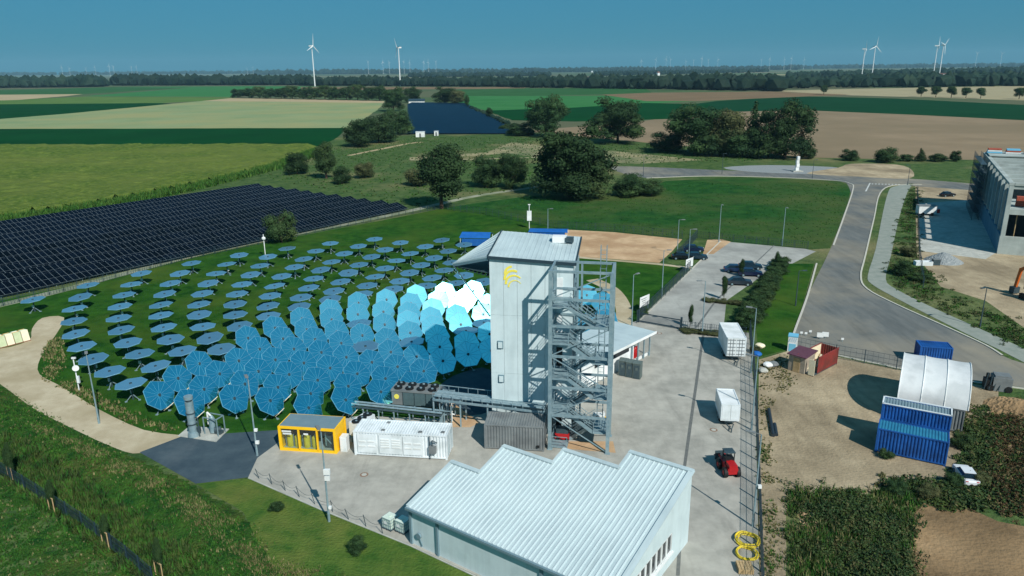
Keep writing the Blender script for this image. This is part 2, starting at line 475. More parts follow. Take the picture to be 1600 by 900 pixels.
# far strips of farmland towards the horizon
for k in range(46):
    Y = 2600 * (1.055 ** k); x = nrg.uniform(-0.8, 0.8) * Y; w = Y * nrg.uniform(0.06, 0.25); d = Y * nrg.uniform(0.02, 0.05)
    mt = [f_tan, f_mgreen, f_beige, f_lgreen, f_brown, f_pale][k % 6]
    sheet('far_field', None, 0.1 + 0.02 * (k % 7), mt, world_pts=[(x - w, Y), (x + w, Y + d * .3), (x + w * 1.1, Y + d), (x - w * .9, Y + d * 1.2)])

# near covers
sheet('heliostat_lawn', [(-60, 486), (0, 470), (100, 449), (250, 412), (420, 378), (600, 344), (690, 326), (760, 330), (830, 345), (872, 358), (905, 400), (1000, 412), (1060, 418), (1000, 500), (985, 520), (960, 600), (760, 664), (430, 684), (290, 700), (90, 620), (50, 575), (95, 500), (-60, 560)], .008, m_lawn)
sheet('meadow', [(690, 326), (740, 318), (830, 306), (980, 306), (1040, 283), (1150, 277), (1310, 283), (1331, 292), (1320, 330), (1297, 388), (1262, 390), (1128, 377), (1065, 374), (872, 358), (830, 345), (760, 330)], .012, m_meadow)
sheet('lawn_by_car_park', [(905, 396), (1010, 410), (1072, 417), (1060, 428), (1002, 492), (985, 500), (960, 445), (905, 420)], .016, m_lawn)
sheet('verge_by_hedge', [(1225, 412), (1272, 412), (1244, 512), (1236, 545), (1186, 558), (1180, 500)], .014, m_lawn)
sheet('gravel_track', smooth([(66, 497), (100, 496), (88, 522), (63, 560), (62, 585), (100, 606), (155, 640), (225, 672), (292, 684), (222, 708), (182, 701), (118, 672), (55, 640), (0, 600), (-50, 572), (-50, 540), (0, 545), (45, 532), (50, 514)], 3, True), .020, m_track)
sheet('asphalt_pad', [(218, 707), (284, 682), (437, 672), (440, 690), (402, 716), (388, 746), (306, 756)], .024, m_asph2)
pad = MB().prism(GP([(278, 682), (296, 667), (358, 671), (338, 691)]), .0, .10)
pad.build('concrete_plinth', m_conc, kind='structure')
sheet('yard', [(388, 746), (402, 716), (437, 690), (440, 672), (560, 650), (700, 655), (860, 560), (960, 512), (1000, 500), (1062, 514), (1170, 520), (1181, 640), (1184, 800), (1188, 960), (850, 960), (745, 900), (640, 851), (500, 795)], .028, m_paver)
sheet('car_park', [(997, 503), (1126, 377), (1258, 389), (1275, 393), (1238, 412), (1218, 412), (1135, 470), (1130, 517), (1062, 512)], .032, m_paver2)
sheet('car_park_sand_corner', [(1098, 398), (1105, 375), (1128, 374), (1142, 378), (1115, 397)], .036, m_sand)
sheet('sand_pad', [(868, 358), (960, 363), (1066, 374), (1050, 393), (1030, 411), (960, 405), (900, 401)], .020, m_sand)
ribbon('lawn_path', GP([(900, 402), (960, 407), (1030, 413), (1080, 419)]), 1.2, .0, .04, m_track)
ribbon('curved_footpath', smooth(GP([(925, 437), (955, 452), (972, 475), (975, 500), (965, 520)]), 5), 2.6, .0, .045, m_track)
ribbon('pv_service_path', smooth(GP([(-60, 492), (0, 477), (100, 453), (200, 426), (300, 400), (420, 374), (520, 354), (634, 331), (690, 318), (745, 306), (840, 292)]), 3), 2.6, .0, .03, mat('pale_gravel', S(136, 142, 122), S(158, 160, 140), 0.8, 0.95, c3=S(110, 122, 92), scale3=0.2))
sheet('drain_channel', [(1097, 522), (1101, 522), (1081, 665), (1072, 730), (1062, 900), (1056, 900), (1067, 730), (1076, 665)], .034, m_drain)
sheet('drain_channel', [(1209, 383), (1211, 383), (1120, 470), (1090, 512), (1086, 512), (1117, 470)], .038, m_drain)
sheet('sand_under_stairs', [(858, 690), (958, 690), (962, 708), (862, 700)], .036, m_sand)
sheet('dark_asphalt_by_tower', smooth([(690, 600), (720, 583), (766, 578), (772, 640), (700, 648), (680, 622)], 3, True), .033, m_asph2)
sheet('sand_by_tower', [(702, 625), (728, 645), (750, 660), (735, 668), (704, 668)], .037, m_sand)
# roads
sheet('cross_road', smooth([(962, 260), (1060, 263), (1240, 271), (1330, 275), (1420, 279), (1520, 287), (1640, 296), (1640, 306), (1500, 296), (1430, 291), (1390, 289), (1375, 300), (1333, 292), (1310, 283), (1200, 277), (1100, 275), (1010, 278), (965, 268)], 3, True), .020, m_asph)
sheet('street', smooth([(1326, 280), (1400, 286), (1384, 293), (1373, 310), (1366, 340), (1352, 400), (1345, 432), (1355, 452), (1400, 476), (1480, 512), (1540, 540), (1580, 562), (1700, 600), (1700, 640), (1600, 606), (1480, 590), (1395, 572), (1300, 552), (1240, 540), (1243, 512), (1262, 462), (1300, 384), (1318, 335), (1330, 303)], 3, True), .024, m_asph)
sheet('footway', smooth([(1396, 292), (1425, 287), (1418, 300), (1405, 340), (1392, 400), (1384, 436), (1400, 452), (1460, 482), (1540, 518), (1620, 556), (1620, 575), (1560, 546), (1480, 507), (1400, 466), (1362, 444), (1356, 430), (1368, 390), (1380, 330), (1388, 300)], 3, True), .040, m_walk)
sheet('road_end_sand', smooth([(1310, 262), (1330, 256), (1400, 257), (1425, 266), (1420, 279), (1340, 276), (1260, 271)], 3, True), .026, m_dirt)
ribbon('kerb', smooth(GP([(1010, 278.5), (1100, 275.5), (1200, 277), (1300, 282), (1328, 287), (1333, 295), (1320, 335), (1302, 384)]), 4), .35, 0, .14, m_kerb)
ribbon('kerb', smooth(GP([(1276, 412), (1262, 462), (1243, 514), (1238, 530)]), 4), .3, 0, .14, m_kerb)
ribbon('kerb', smooth(GP([(1440, 289), (1395, 290), (1375, 302), (1366, 340), (1352, 400), (1345, 432), (1355, 452), (1400, 476), (1480, 512), (1540, 540), (1566, 556)]), 4), .3, 0, .14, m_kerb)
ribbon('kerb', GP([(997, 503), (1060, 441), (1126, 377)]), .25, 0, .12, m_kerb)
ribbon('kerb', GP([(1240, 541), (1300, 554), (1395, 574), (1480, 592), (1600, 608)]), .3, 0, .12, m_kerb)
ribbon('yard_edge', GP([(388, 747), (500, 796), (641, 853), (745, 902)]), .12, 0, .06, m_conc)
m_mark = mat('road_paint', S(200, 204, 200), S(180, 184, 180), 3, 0.7)
sheet('lane_marking', [(1358.5, 286), (1360.5, 286), (1354, 299), (1351.5, 299)], .032, m_mark)
for k in range(9):
    u = 1362 + k * 5.2
    sheet('give_way_marking', [(u, 287 + k * .1), (u + 2.6, 287 + k * .1), (u + 2.4, 288 + k * .1), (u - .2, 288 + k * .1)], .032, m_mark)
for (a, b) in (((1330, 360), (1356, 366)), ((1308, 417), (1345, 427)), ((1326, 330), (1367, 334))):
    ribbon('asphalt_seam', GP([a, b]), .25, .0, .030, m_drain)
sheet('gravel_island', smooth([(1130, 262), (1200, 258), (1300, 261), (1318, 266), (1285, 272), (1180, 269)], 3, True), .024, m_gravel)
# earth areas on the right
sheet('dirt_lot', [(1186, 562), (1240, 546), (1300, 556), (1395, 576), (1480, 594), (1560, 606), (1560, 640), (1520, 660), (1490, 735), (1482, 757), (1400, 752), (1360, 772), (1300, 776), (1232, 764), (1226, 830), (1240, 960), (1188, 960), (1184, 700)], .016, m_dirt)
sheet('soil_plot', [(1432, 778), (1500, 788), (1560, 815), (1640, 830), (1640, 960), (1418, 960), (1425, 840)], .016, m_soil)
sheet('soil_heap_ground', [(1540, 640), (1640, 618), (1640, 812), (1560, 800), (1545, 730)], .014, m_soil)
sheet('building_site_ground', [(1430, 290), (1520, 296), (1700, 330), (1700, 560), (1600, 512), (1540, 470), (1470, 448), (1448, 420), (1432, 400)], .012, m_dirt)
sheet('site_concrete_apron', [(1434, 318), (1520, 312), (1556, 395), (1540, 405), (1436, 392)], .018, m_conc)
sheet('sandy_patch', [(800, 222), (850, 228), (960, 236), (1100, 250), (1000, 256), (880, 250), (790, 240), (640, 250), (640, 246), (760, 238)], .012, mat('sandy_grass', S(120, 118, 84), S(156, 146, 110), 0.15, 0.95, c3=S(84, 98, 60), scale3=0.05))
sheet('weedy_plot', smooth([(1236, 772), (1300, 780), (1400, 768), (1470, 772), (1434, 784), (1424, 830), (1428, 900), (1416, 960), (1246, 960), (1230, 860), (1240, 815)], 3, True), .020, m_rough)
sheet('bare_clearing', smooth([(1248, 788), (1272, 780), (1288, 795), (1282, 825), (1262, 838), (1250, 815)], 3, True), .024, m_sand)
ribbon('mown_track', smooth(GP([(545, 243), (600, 232), (640, 224), (660, 222)]), 3), 3.0, 0, .02, f_tan)
ribbon('footpath', GP([(640, 250), (760, 248.5), (900, 244)]), 1.6, 0, .03, m_track)
sheet('bank_lawn', [(306, 756), (388, 748), (500, 797), (641, 854), (745, 904), (760, 960), (470, 960), (420, 880), (380, 800)], .014, m_bank_l)

# grassy bank in the near left corner: a real ridge, crest parallel to the track
def seg_dist(p, poly):
    best, side = 1e9, 0
    for a, b in zip(poly[:-1], poly[1:]):
        ab = (b[0] - a[0], b[1] - a[1]); ap = (p[0] - a[0], p[1] - a[1])
        L2 = ab[0] ** 2 + ab[1] ** 2
        t = max(0, min(1, (ap[0] * ab[0] + ap[1] * ab[1]) / L2))
        d = math.hypot(ap[0] - t * ab[0], ap[1] - t * ab[1])
        if d < best: best, side = d, ab[0] * ap[1] - ab[1] * ap[0]
    return best if side < 0 else -best
EDGE = [tuple(p[:2]) for p in GP([(-500, 470), (-60, 578), (0, 602), (60, 642), (120, 674), (185, 703), (300, 757), (380, 802), (425, 880), (460, 960), (470, 1200)])]
def bank_z(x, y):
    d = seg_dist((x, y), EDGE)
    if d < 0: return 0.0
    return 0.9 * math.exp(-((d - 3.6) / 2.2) ** 2) * min(1, d / 1.5) + 0.02 * min(1, d)
bx0, bx1, by0, by1, st = -95, -10, 34, 112, 0.9
nx, ny = int((bx1 - bx0) / st), int((by1 - by0) / st)
bv, bf, ids = [], [], {}
for j in range(ny):
    for i in range(nx):
        x, y = bx0 + i * st, by0 + j * st
        d = seg_dist((x, y), EDGE)
        if d > -st:
            ids[(i, j)] = len(bv)
            bv.append((x, y, (bank_z(x, y) + 0.16 * (nrg.random() - .5) * min(1, max(0, d))) if d > 0 else -0.02))
for j in range(ny - 1):
    for i in range(nx - 1):
        q = [(i, j), (i + 1, j), (i + 1, j + 1), (i, j + 1)]
        if all(k in ids for k in q): bf.append([ids[k] for k in q])
mb = MB(); mb.add(bv, bf)
bank = mb.build('grass_bank', m_bank, kind='structure')
for p in bank.data.polygons: p.use_smooth = True

# ------------------------------------------------------------------ loose ground plants (nobody could count these)
def in_poly(x, y, P):
    c = False
    n = len(P)
    for i in range(n):
        x0, y0 = P[i][0], P[i][1]; x1, y1 = P[(i + 1) % n][0], P[(i + 1) % n][1]
        if (y0 > y) != (y1 > y) and x < (x1 - x0) * (y - y0) / (y1 - y0) + x0: c = not c
    return c
def tufts(name, label, cat, poly, n, h, w, mats, weights, blades=5, zf=None, clump=0.0, group=None):
    P = GP(poly)
    xs, ys = [p[0] for p in P], [p[1] for p in P]
    V, F, MI = [], [], []
    cnt = 0; tries = 0
    while cnt < n and tries < n * 12:
        tries += 1
        x, y = rng.uniform(min(xs), max(xs)), rng.uniform(min(ys), max(ys))
        if not in_poly(x, y, P): continue
        if clump:
            k = math.sin(x * .9 + 1.3 * math.sin(y * .6)) * math.cos(y * .8 + math.sin(x * .45)) + rng.uniform(-.6, .6)
            if k < clump - 1: continue
        cnt += 1
        x += rng.gauss(0, .25); y += rng.gauss(0, .35)
        mi = rng.choices(range(len(mats)), weights)[0]
        z0 = zf(x, y) if zf else 0.0
        hh = rng.uniform(*h)
        for b in range(blades):
            a = rng.uniform(0, 6.283); t = rng.uniform(.2, 1.0) * hh * .7
            bw = rng.uniform(*w)
            cx, cy = x + rng.uniform(-.25, .25) * hh * 1.2, y + rng.uniform(-.25, .25) * hh * 1.2
            dx, dy = math.cos(a), math.sin(a)
            o = len(V)
            V += [(cx - dy * bw, cy + dx * bw, z0 - .03), (cx + dy * bw, cy - dx * bw, z0 - .03), (cx + dx * t, cy + dy * t, z0 + hh * rng.uniform(.6, 1))]
            F.append((o, o + 1, o + 2)); MI.append(mi)
    me = bpy.data.meshes.new(name)
    me.from_pydata(V, [], F)
    for mt in mats: me.materials.append(mt)
    me.polygons.foreach_set('material_index', MI)
    me.update()
    return ob(name, me, None, label, cat, kind='stuff')
bz = lambda x, y: bank_z(x, y)
tufts('bank_grass', 'green grass tufts growing over the bank in the near left corner', 'grass', [(-60, 600), (0, 604), (120, 677), (300, 762), (400, 830), (470, 960), (360, 960), (230, 830), (110, 745), (0, 680), (0, 745), (110, 820), (230, 915), (200, 960), (-60, 960)], 15000, (.1, .28), (.03, .07), [m_gr1, m_gr3, m_gr2], [8, 2, .5], 4, bz)
tufts('straw_grass', 'dry straw coloured grass along the crest of the bank', 'grass', [(30, 665), (110, 690), (200, 725), (300, 780), (380, 830), (430, 880), (540, 900), (470, 960), (330, 850), (230, 780), (120, 715)], 8000, (.12, .36), (.015, .04), [m_gr2, m_gr4, m_gr1, m_gr3], [5, 1, 3, 1.5], 4, bz, .9)
tufts('hedge_weeds', 'dark low hedge weeds beside the fence in the near left corner', 'weeds', [(0, 690), (60, 715), (200, 810), (330, 900), (210, 900), (100, 815), (0, 735)], 5000, (.4, 1.0), (.06, .14), [m_gr3, m_gr1], [3, 2], 5, bz, .6)
tufts('track_weeds', 'dry weeds between the gravel track and the heliostats', 'weeds', [(68, 548), (95, 515), (100, 560), (90, 590), (130, 606), (210, 650), (280, 672), (240, 676), (150, 634), (72, 592)], 2200, (.2, .5), (.05, .1), [m_gr2, m_gr1, m_gr3], [4, 2, 2], 5, None, .8)
tufts('fence_weeds', 'sparse weeds along the dirt side of the yard fence', 'weeds', [(1186, 690), (1200, 700), (1212, 760), (1218, 840), (1225, 960), (1192, 960), (1190, 800)], 650, (.1, .35), (.03, .07), [m_gr1, m_gr2, m_gr3], [3, 3, 1.5], 5, None, 1.1)
tufts('weed_blades', 'thin grass blades among the tall weeds below the dirt lot', 'grass', [(1234, 765), (1400, 770), (1480, 768), (1432, 780), (1420, 960), (1240, 960), (1228, 830)], 3800, (.25, .8), (.03, .07), [m_gr3, m_gr1, m_gr2], [4, 3, 1.5], 5, None, .5)
tufts('lot_debris_weeds', 'low dry weeds scattered over the dirt lot', 'weeds', [(1186, 562), (1230, 556), (1240, 600), (1200, 640), (1210, 760), (1188, 760)], 700, (.1, .3), (.05, .1), [m_gr2, m_gr3], [3, 2], 5, None, .9)
tufts('meadow_tufts', 'taller grass clumps in the meadow behind the tower', 'grass', [(700, 327), (830, 308), (1040, 285), (1310, 286), (1325, 300), (1295, 382), (1130, 374), (1065, 371), (872, 356)], 3500, (.1, .3), (.12, .25), [m_gr1], [1], 4, None, .8)
tufts('rough_tufts', 'scrubby grass clumps on the rough ground behind the solar rows', 'grass', [(400, 275), (500, 232), (640, 215), (800, 214), (1000, 226), (1230, 250), (960, 258), (940, 300), (840, 290), (640, 325)], 4200, (.2, .6), (.2, .4), [m_gr1, m_gr3], [3, 1.5], 4, None, .7)

def scrub(name, label, cat, poly, n, h, w, mats, weights, leaves=26, size=.13, clump=0.0):
    """uneven mounds of leaf-sized faces"""
    P = GP(poly); xs, ys = [p[0] for p in P], [p[1] for p in P]
    V, F, MI = [], [], []; cnt = tries = 0
    while cnt < n and tries < n * 14:
        tries += 1
        x, y = rng.uniform(min(xs), max(xs)), rng.uniform(min(ys), max(ys))
        if not in_poly(x, y, P): continue
        k = math.sin(x * .55 + 1.7 * math.sin(y * .35)) * math.cos(y * .5 + 1.1 * math.sin(x * .3))
        if clump and k + rng.uniform(-.5, .5) < clump - 1: continue
        cnt += 1
        x += rng.gauss(0, .7); y += rng.gauss(0, .9)
        mi = rng.choices(range(len(mats)), weights)[0]
        hh = (h[0] + (h[1] - h[0]) * min(1, max(0, .5 + .5 * k))) * rng.uniform(.7, 1.2); ww = rng.uniform(*w)
        d = nrg.normal(size=(leaves, 3)); d /= np.linalg.norm(d, axis=1)[:, None]; d[:, 2] = abs(d[:, 2])
        r = nrg.uniform(.5, 1.0, leaves)[:, None]
        c = d * r * [ww, ww, hh] + [x, y, 0]
        nn = d + nrg.normal(size=(leaves, 3)) * .6; nn /= np.linalg.norm(nn, axis=1)[:, None]
        t1 = np.cross(nn, nrg.normal(size=(leaves, 3))); t1 /= np.linalg.norm(t1, axis=1)[:, None]; t2 = np.cross(nn, t1)
        s = nrg.uniform(.6, 1.5, leaves)[:, None] * size
        q = np.stack([c + t1 * s, c + t2 * s * .45, c - t1 * s, c - t2 * s * .45], 1).reshape(-1, 3)
        o = len(V); V += q.tolist(); F += [[o + 4 * i + j for j in range(4)] for i in range(leaves)]
        MI += [mi if rng.random() < .8 else rng.randrange(len(mats)) for _ in range(leaves)]
    me = bpy.data.meshes.new(name); me.from_pydata(V, [], F)
    for mt in mats: me.materials.append(mt)
    me.polygons.foreach_set('material_index', MI); me.update()
    return ob(name, me, None, label, cat, kind='stuff')
scrub('tall_weeds', 'tall mixed green and olive weeds on the plot below the dirt lot', 'weeds', [(1240, 765), (1300, 778), (1370, 772), (1400, 760), (1480, 768), (1432, 780), (1420, 900), (1416, 960), (1262, 960), (1245, 850)], 1500, (.2, 1.25), (.25, .7), [m_leaf2, m_leaf, m_gr3, m_leaf3], [4, 2.5, 3, 2.5], 30, .11, 1.15)
scrub('lot_edge_weeds', 'green weeds at the corner of the dirt lot beside the blue container', 'weeds', [(1375, 752), (1480, 762), (1520, 700), (1498, 668), (1512, 640), (1545, 640), (1550, 790), (1500, 790), (1400, 776)], 800, (.15, .8), (.25, .6), [m_leaf2, m_gr3, m_leaf, m_leaf3], [3, 3, 3, 1.5], 28, .14, .4)
scrub('heap_weeds', 'dark brown withered weeds over the soil heap at the right edge', 'weeds', [(1552, 655), (1640, 628), (1640, 815), (1560, 800)], 1800, (.2, .8), (.25, .55), [mat('weed_brown', S(58, 48, 34), S(84, 70, 48), 1, .9, spec=.1), m_gr3, m_leaf, m_gr4], [5, 2, 2, 1.5], 24, .12, .2)
scrub('verge_weeds', 'overgrown verge weeds between the footway and the building site', 'weeds', [(1428, 288), (1436, 300), (1434, 400), (1450, 425), (1476, 450), (1545, 485), (1610, 520), (1610, 553), (1540, 515), (1460, 479), (1402, 450), (1388, 434), (1396, 400), (1409, 340)], 1900, (.08, .5), (.35, .9), [m_leaf2, m_gr3, m_leaf3, m_gr1], [3, 3, 2.5, 3], 26, .14, .95)

# maize field: a standing crop with a ragged top and a leafy edge
cp = GP([(-250, 230), (0, 230), (250, 229.5), (498, 229), (478, 243), (440, 258), (380, 275), (300, 294), (200, 315), (100, 331), (0, 346), (-250, 372)])
cv, cf, cid = [], [], {}
xs = [p[0] for p in cp]; ys = [p[1] for p in cp]; st = 2.6
NX, NY = int((max(xs) - max(min(xs), -330)) / st) + 2, int((max(ys) - min(ys)) / st) + 2
X0, Y0 = max(min(xs), -330), min(ys)
for j in range(NY):
    for i in range(NX):
        x, y = X0 + i * st, Y0 + j * st
        if in_poly(x, y, cp):
            cid[(i, j)] = len(cv)
            edge = not all(in_poly(x + a * st * 1.1, y + b * st * 1.1, cp) for a, b in ((1, 0), (-1, 0), (0, 1), (0, -1)))
            cv.append((x + rng.uniform(-.6, .6), y + rng.uniform(-.6, .6), 0.2 if edge else 1.9 + rng.uniform(-.4, .45)))
for j in range(NY - 1):
    for i in range(NX - 1):
        q = [(i, j), (i + 1, j), (i + 1, j + 1), (i, j + 1)]
        if all(k in cid for k in q): cf.append([cid[k] for k in q])
mb = MB(); mb.add(cv, cf); 
mb.build('maize_field', m_corn, None, 'olive green maize field behind the left solar rows', cat='maize', kind='stuff')
tufts('maize_edge', 'leafy green edge of the maize field along the solar rows', 'maize', [(0, 338), (100, 324), (200, 308), (300, 287), (380, 268), (440, 252), (490, 236), (500, 242), (445, 262), (380, 279), (300, 299), (200, 320), (100, 337), (0, 352), (-60, 360), (-60, 345)], 4200, (1.4, 2.5), (.12, .3), [m_cornl, m_gr1], [3, 2], 5)

# ================================================================== SOLAR TOWER
def frame2(origin, deg):
    a = R(deg)
    e1, e2 = Vector((math.cos(a), math.sin(a), 0)), Vector((-math.sin(a), math.cos(a), 0))
    o = Vector((origin[0], origin[1], 0))
    return lambda x, y, z=0.0: o + e1 * x + e2 * y + Vector((0, 0, z))

T = frame2((-2.33, 73.6), -9)
tower = thing('solar_tower', 'tall pale blue clad tower with yellow striped emblem and slanting roof', 'tower', T(0, 0), R(-9))
TW, TD = 8.7, 8.45
zt = lambda x, y: 19.58 - 0.48 * x / TW + 0.8 * y / TD
def local(mb_pts): return mb_pts
# wall panels: a front of tall cladding panels, butt jointed
xs = [0, 1.45, 2.9, 4.35, 5.8, 7.25, TW]
for i in range(6):
    x0, x1 = xs[i] + .012, xs[i + 1] - .012
    for (za, zb) in ((0, 6.6), (6.62, 13.2), (13.22, None)):
        mb = MB()
        t0 = zt(x0, 0) - .1 if zb is None else zb
        t1 = zt(x1, 0) - .1 if zb is None else zb
        vs = [(x0, 0, za), (x1, 0, za), (x1, .25, za), (x0, .25, za), (x0, 0, t0), (x1, 0, t1), (x1, .25, t1), (x0, .25, t0)]
        mb.add(vs, [(0, 1, 5, 4), (1, 2, 6, 5), (2, 3, 7, 6), (3, 0, 4, 7), (4, 5, 6, 7), (3, 2, 1, 0)])
        mb.build('wall_panel', m_clad, tower)
core = MB()
vs = [(.02, .2, 0), (TW - .02, .2, 0), (TW - .02, TD, 0), (.02, TD, 0)]
core.add([(x, y, 0) for x, y, _ in vs] + [(x, y, zt(x, y) - .12) for x, y, _ in vs], [(0, 1, 5, 4), (1, 2, 6, 5), (2, 3, 7, 6), (3, 0, 4, 7), (4, 5, 6, 7)])
core.build('wall', m_clad, tower)
# corner trims and right-hand wall ribs
mb = MB()
for k in range(8): mb.box((TW + .02, .6 + k * 1.1, 9), (.06, .08, 17.6))
mb.build('wall_rib', m_trim, tower)
# roof: two folded planes, seams, gutter trim
tip = Vector((-4.6, 2.9, 0)); TIPZ = 17.9
P_FL, P_FR = Vector((-.12, -.15, zt(0, 0))), Vector((TW + .15, -.15, zt(TW, 0)))
P_BR, P_BL = Vector((TW + .15, TD + .15, zt(TW, TD))), Vector((-.12, TD + .15, zt(0, TD)))
P_T = Vector((tip.x, tip.y, TIPZ))
def slab(mb, pts, th, mi=0):
    n = len(pts)
    vs = [Vector(p) for p in pts] + [Vector(p) - Vector((0, 0, th)) for p in pts]
    mb.add(vs, [tuple(range(n)), tuple(range(2 * n - 1, n - 1, -1))] + [(i, (i + 1) % n, n + (i + 1) % n, n + i) for i in range(n)], mi)
mb = MB(); slab(mb, [P_FL, P_FR, P_BR, P_BL], .22); roof = mb.build('roof', m_roofm, tower)
mb = MB()
for k in range(19):
    t = (k + .5) / 19
    a, b = P_FL.lerp(P_FR, t), P_BL.lerp(P_BR, t)
    mb.bar(a + Vector((0, .05, .02)), b + Vector((0, -.05, .02)), .05, .06)
mb.build('roof_seam', m_roofm, roof)
mb = MB(); mb.bar(P_FL + Vector((0, -.08, -.1)), P_FR + Vector((.1, -.08, -.1)), .14, .3); mb.bar(P_FR + Vector((.08, -.08, -.1)), P_BR + Vector((.08, 0, -.1)), .14, .3)
mb.bar(P_FL + Vector((0, 0, .05)), P_BL + Vector((0, 0, .05)), .14, .12)
mb.build('roof_trim', m_trimd, roof)
mb = MB(); slab(mb, [P_FL + Vector((-.09, .02, 0)), P_BL + Vector((-.09, -.02, 0)), P_T], .2); hood = mb.build('receiver_hood', m_roofm, tower)
mb = MB()
for k in range(7):
    t = (k + .5) / 7
    a = (P_FL + Vector((-.1, 0, 0))).lerp(P_BL + Vector((-.1, 0, 0)), t); mb.bar(a + Vector((0, 0, .02)), P_T.lerp(a, .12) + Vector((0, 0, .02)), .05, .06)
mb.build('roof_seam', m_roofm, hood)
mb = MB()
wl0, wl1 = Vector((-.05, .15, 17.35)), Vector((-.05, TD, 17.8))
for k in range(9):   # dark slatted soffit under the hood
    t0, t1 = k / 9, (k + .72) / 9
    a, b = (P_T - Vector((0, 0, .3))).lerp(wl0, .04 + .96 * t0), (P_T - Vector((0, 0, .3))).lerp(wl1, .04 + .96 * t0)
    c, d = (P_T - Vector((0, 0, .3))).lerp(wl1, .04 + .96 * t1), (P_T - Vector((0, 0, .3))).lerp(wl0, .04 + .96 * t1)
    slab(mb, [a, b, c, d], .06)
mb.build('hood_slat', m_trimd, hood)
mb = MB(); slab(mb, [P_T - Vector((0, 0, .22)), wl0 + Vector((0, 0, .35)), wl1 + Vector((0, 0, .35))], .05); mb.build('hood_soffit', m_steeld, hood)
mb = MB(); mb.bar(P_T - Vector((-.1, 0, .2)), P_FL - Vector((0, 0, .3)), .12, .28); mb.build('hood_edge_beam', m_trim, hood)
mb = MB(); mb.tube(P_T + Vector((.2, -.2, -.3)), (-.04, .1, 13.0), .08, n=6); mb.build('stay_rod', m_steeld, tower)
mb = MB(); mb.box((-.1, 3.6, 14.6), (.3, 3.4, 3.4)); mb.build('receiver_aperture', m_black, tower)
# roof box and spots
mb = MB(); mb.box((TW - 2.0, TD - 2.2, zt(TW - 2, TD - 2.2) + .35), (1.5, 1.0, .7)); mb.build('roof_box', m_white, tower)
mb = MB(); mb.box((TW - .9, TD - 2.4, zt(TW, TD) + .25), (.9, .8, .5)); mb.build('roof_fan', m_steeld, tower)
for (x, z) in ((1.05, 9.9), (1.1, 6.0)):
    mb = MB(); mb.box((x, -.06, z), (.62, .1, .86)); w = mb.build('wall_vent', m_trim, tower)
    mb = MB(); mb.box((x, -.16, z - .02), (.44, .16, .62)); mb.build('vent_hood', m_clad, w)
# yellow emblem: three swooping strips of a rising arc
def arc_strip(cx, cz, r0, r1, a0, a1, taper, y=-.02, n=14, wob=0.0):
    mb = MB(); vs = []
    for i in range(n + 1):
        t = i / n; a = R(a0 + (a1 - a0) * t)
        w = (r1 - r0) * (1 - taper * t)
        rm = r1 - wob * math.sin(t * math.pi)
        for rr in (rm - w, rm): vs += [(cx + rr * math.cos(a), y, cz + rr * math.sin(a)), (cx + rr * math.cos(a), y + .03, cz + rr * math.sin(a))]
    fs = []
    for i in range(n):
        o = 4 * i
        fs += [(o, o + 2, o + 6, o + 4), (o + 1, o + 5, o + 7, o + 3), (o, o + 4, o + 5, o + 1), (o + 2, o + 3, o + 7, o + 6)]
    mb.add(vs, fs); return mb
m_logo = mat('emblem_yellow', S(240, 226, 84), S(232, 216, 96), 1.5, .5)
emb = arc_strip(2.40, 17.75, .60, .88, 186, 92, .2).build('emblem', m_logo, tower)
for (cx, cz, r0, r1, a0, a1, tp) in ((2.48, 17.2, .72, 1.0, 188, 62, .25), (2.58, 16.7, .72, .97, 186, 42, .45), (2.66, 16.35, .56, .74, 184, 30, .8)):
    arc_strip(cx, cz, r0, r1, a0, a1, tp, -.034).build('emblem_stripe', m_logo, emb)
# doors to the stair landings
for z in (.1, 4.0, 7.8, 11.6, 15.4):
    mb = MB(); mb.box((7.1, -.03, z + 1.05), (1.1, .08, 2.1)); d = mb.build('door', m_black if z in (.1, 7.8) else m_white, tower)
    mb = MB(); mb.box((7.5, -.1, z + 1.0), (.12, .08, .05)); mb.build('door_handle', m_steel, d)

# ------------------------------------------------------------------ stair tower of galvanised steel
SF = frame2((3.75, 68.75), -10.5)
SW, SD, SH = 5.95, 3.85, 19.3
st_ = thing('stair_tower', 'open galvanised steel stair tower with zigzag flights in front of solar tower', 'stair tower', SF(0, 0), R(-10.5))
for (x, y) in ((0, 0), (SW, 0), (SW, SD), (0, SD)):
    mb = MB(); mb.box((x, y, SH / 2), (.36, .36, SH)); mb.box((x, y, .02), (.55, .55, .06)); mb.build('column', m_steel, st_)
mb = MB(); mb.box((SW / 2 - .2, SD - .5, SH / 2), (.2, .2, SH)); mb.build('column', m_steel, st_)
LV = [.15, 4.0, 7.8, 11.6, 15.4]
for z in (3.9, 7.0, 10.4, 13.6, 16.4, SH - .1):
    for (a, b) in (((0, 0), (SW, 0)), ((SW, 0), (SW, SD)), ((SW, SD), (0, SD)), ((0, SD), (0, 0))):
        d = Vector((b[0] - a[0], b[1] - a[1], 0)).normalized() * .19
        mb = MB(); mb.bar(Vector((a[0], a[1], z)) + d, Vector((b[0], b[1], z)) - d, .18, .24); mb.build('beam', m_steel, st_)
zz = [0.1, 3.9, 7.0, 10.4, 13.6, 16.4, SH - .1]
for k in range(6):
    a, b = ((.2, .0), (SW - .2, .0))
    lo, hi = zz[k] + .15, zz[k + 1] - .15
    mb = MB()
    if k % 2 == 0: mb.bar((a[0], -.02, hi), (b[0], -.02, lo), .09)
    else: mb.bar((a[0], -.02, lo), (b[0], -.02, hi), .09)
    mb.bar((SW + .02, .2, lo if k % 2 else hi), (SW + .02, SD - .2, hi if k % 2 else lo), .09)
    mb.build('brace', m_steel, st_)
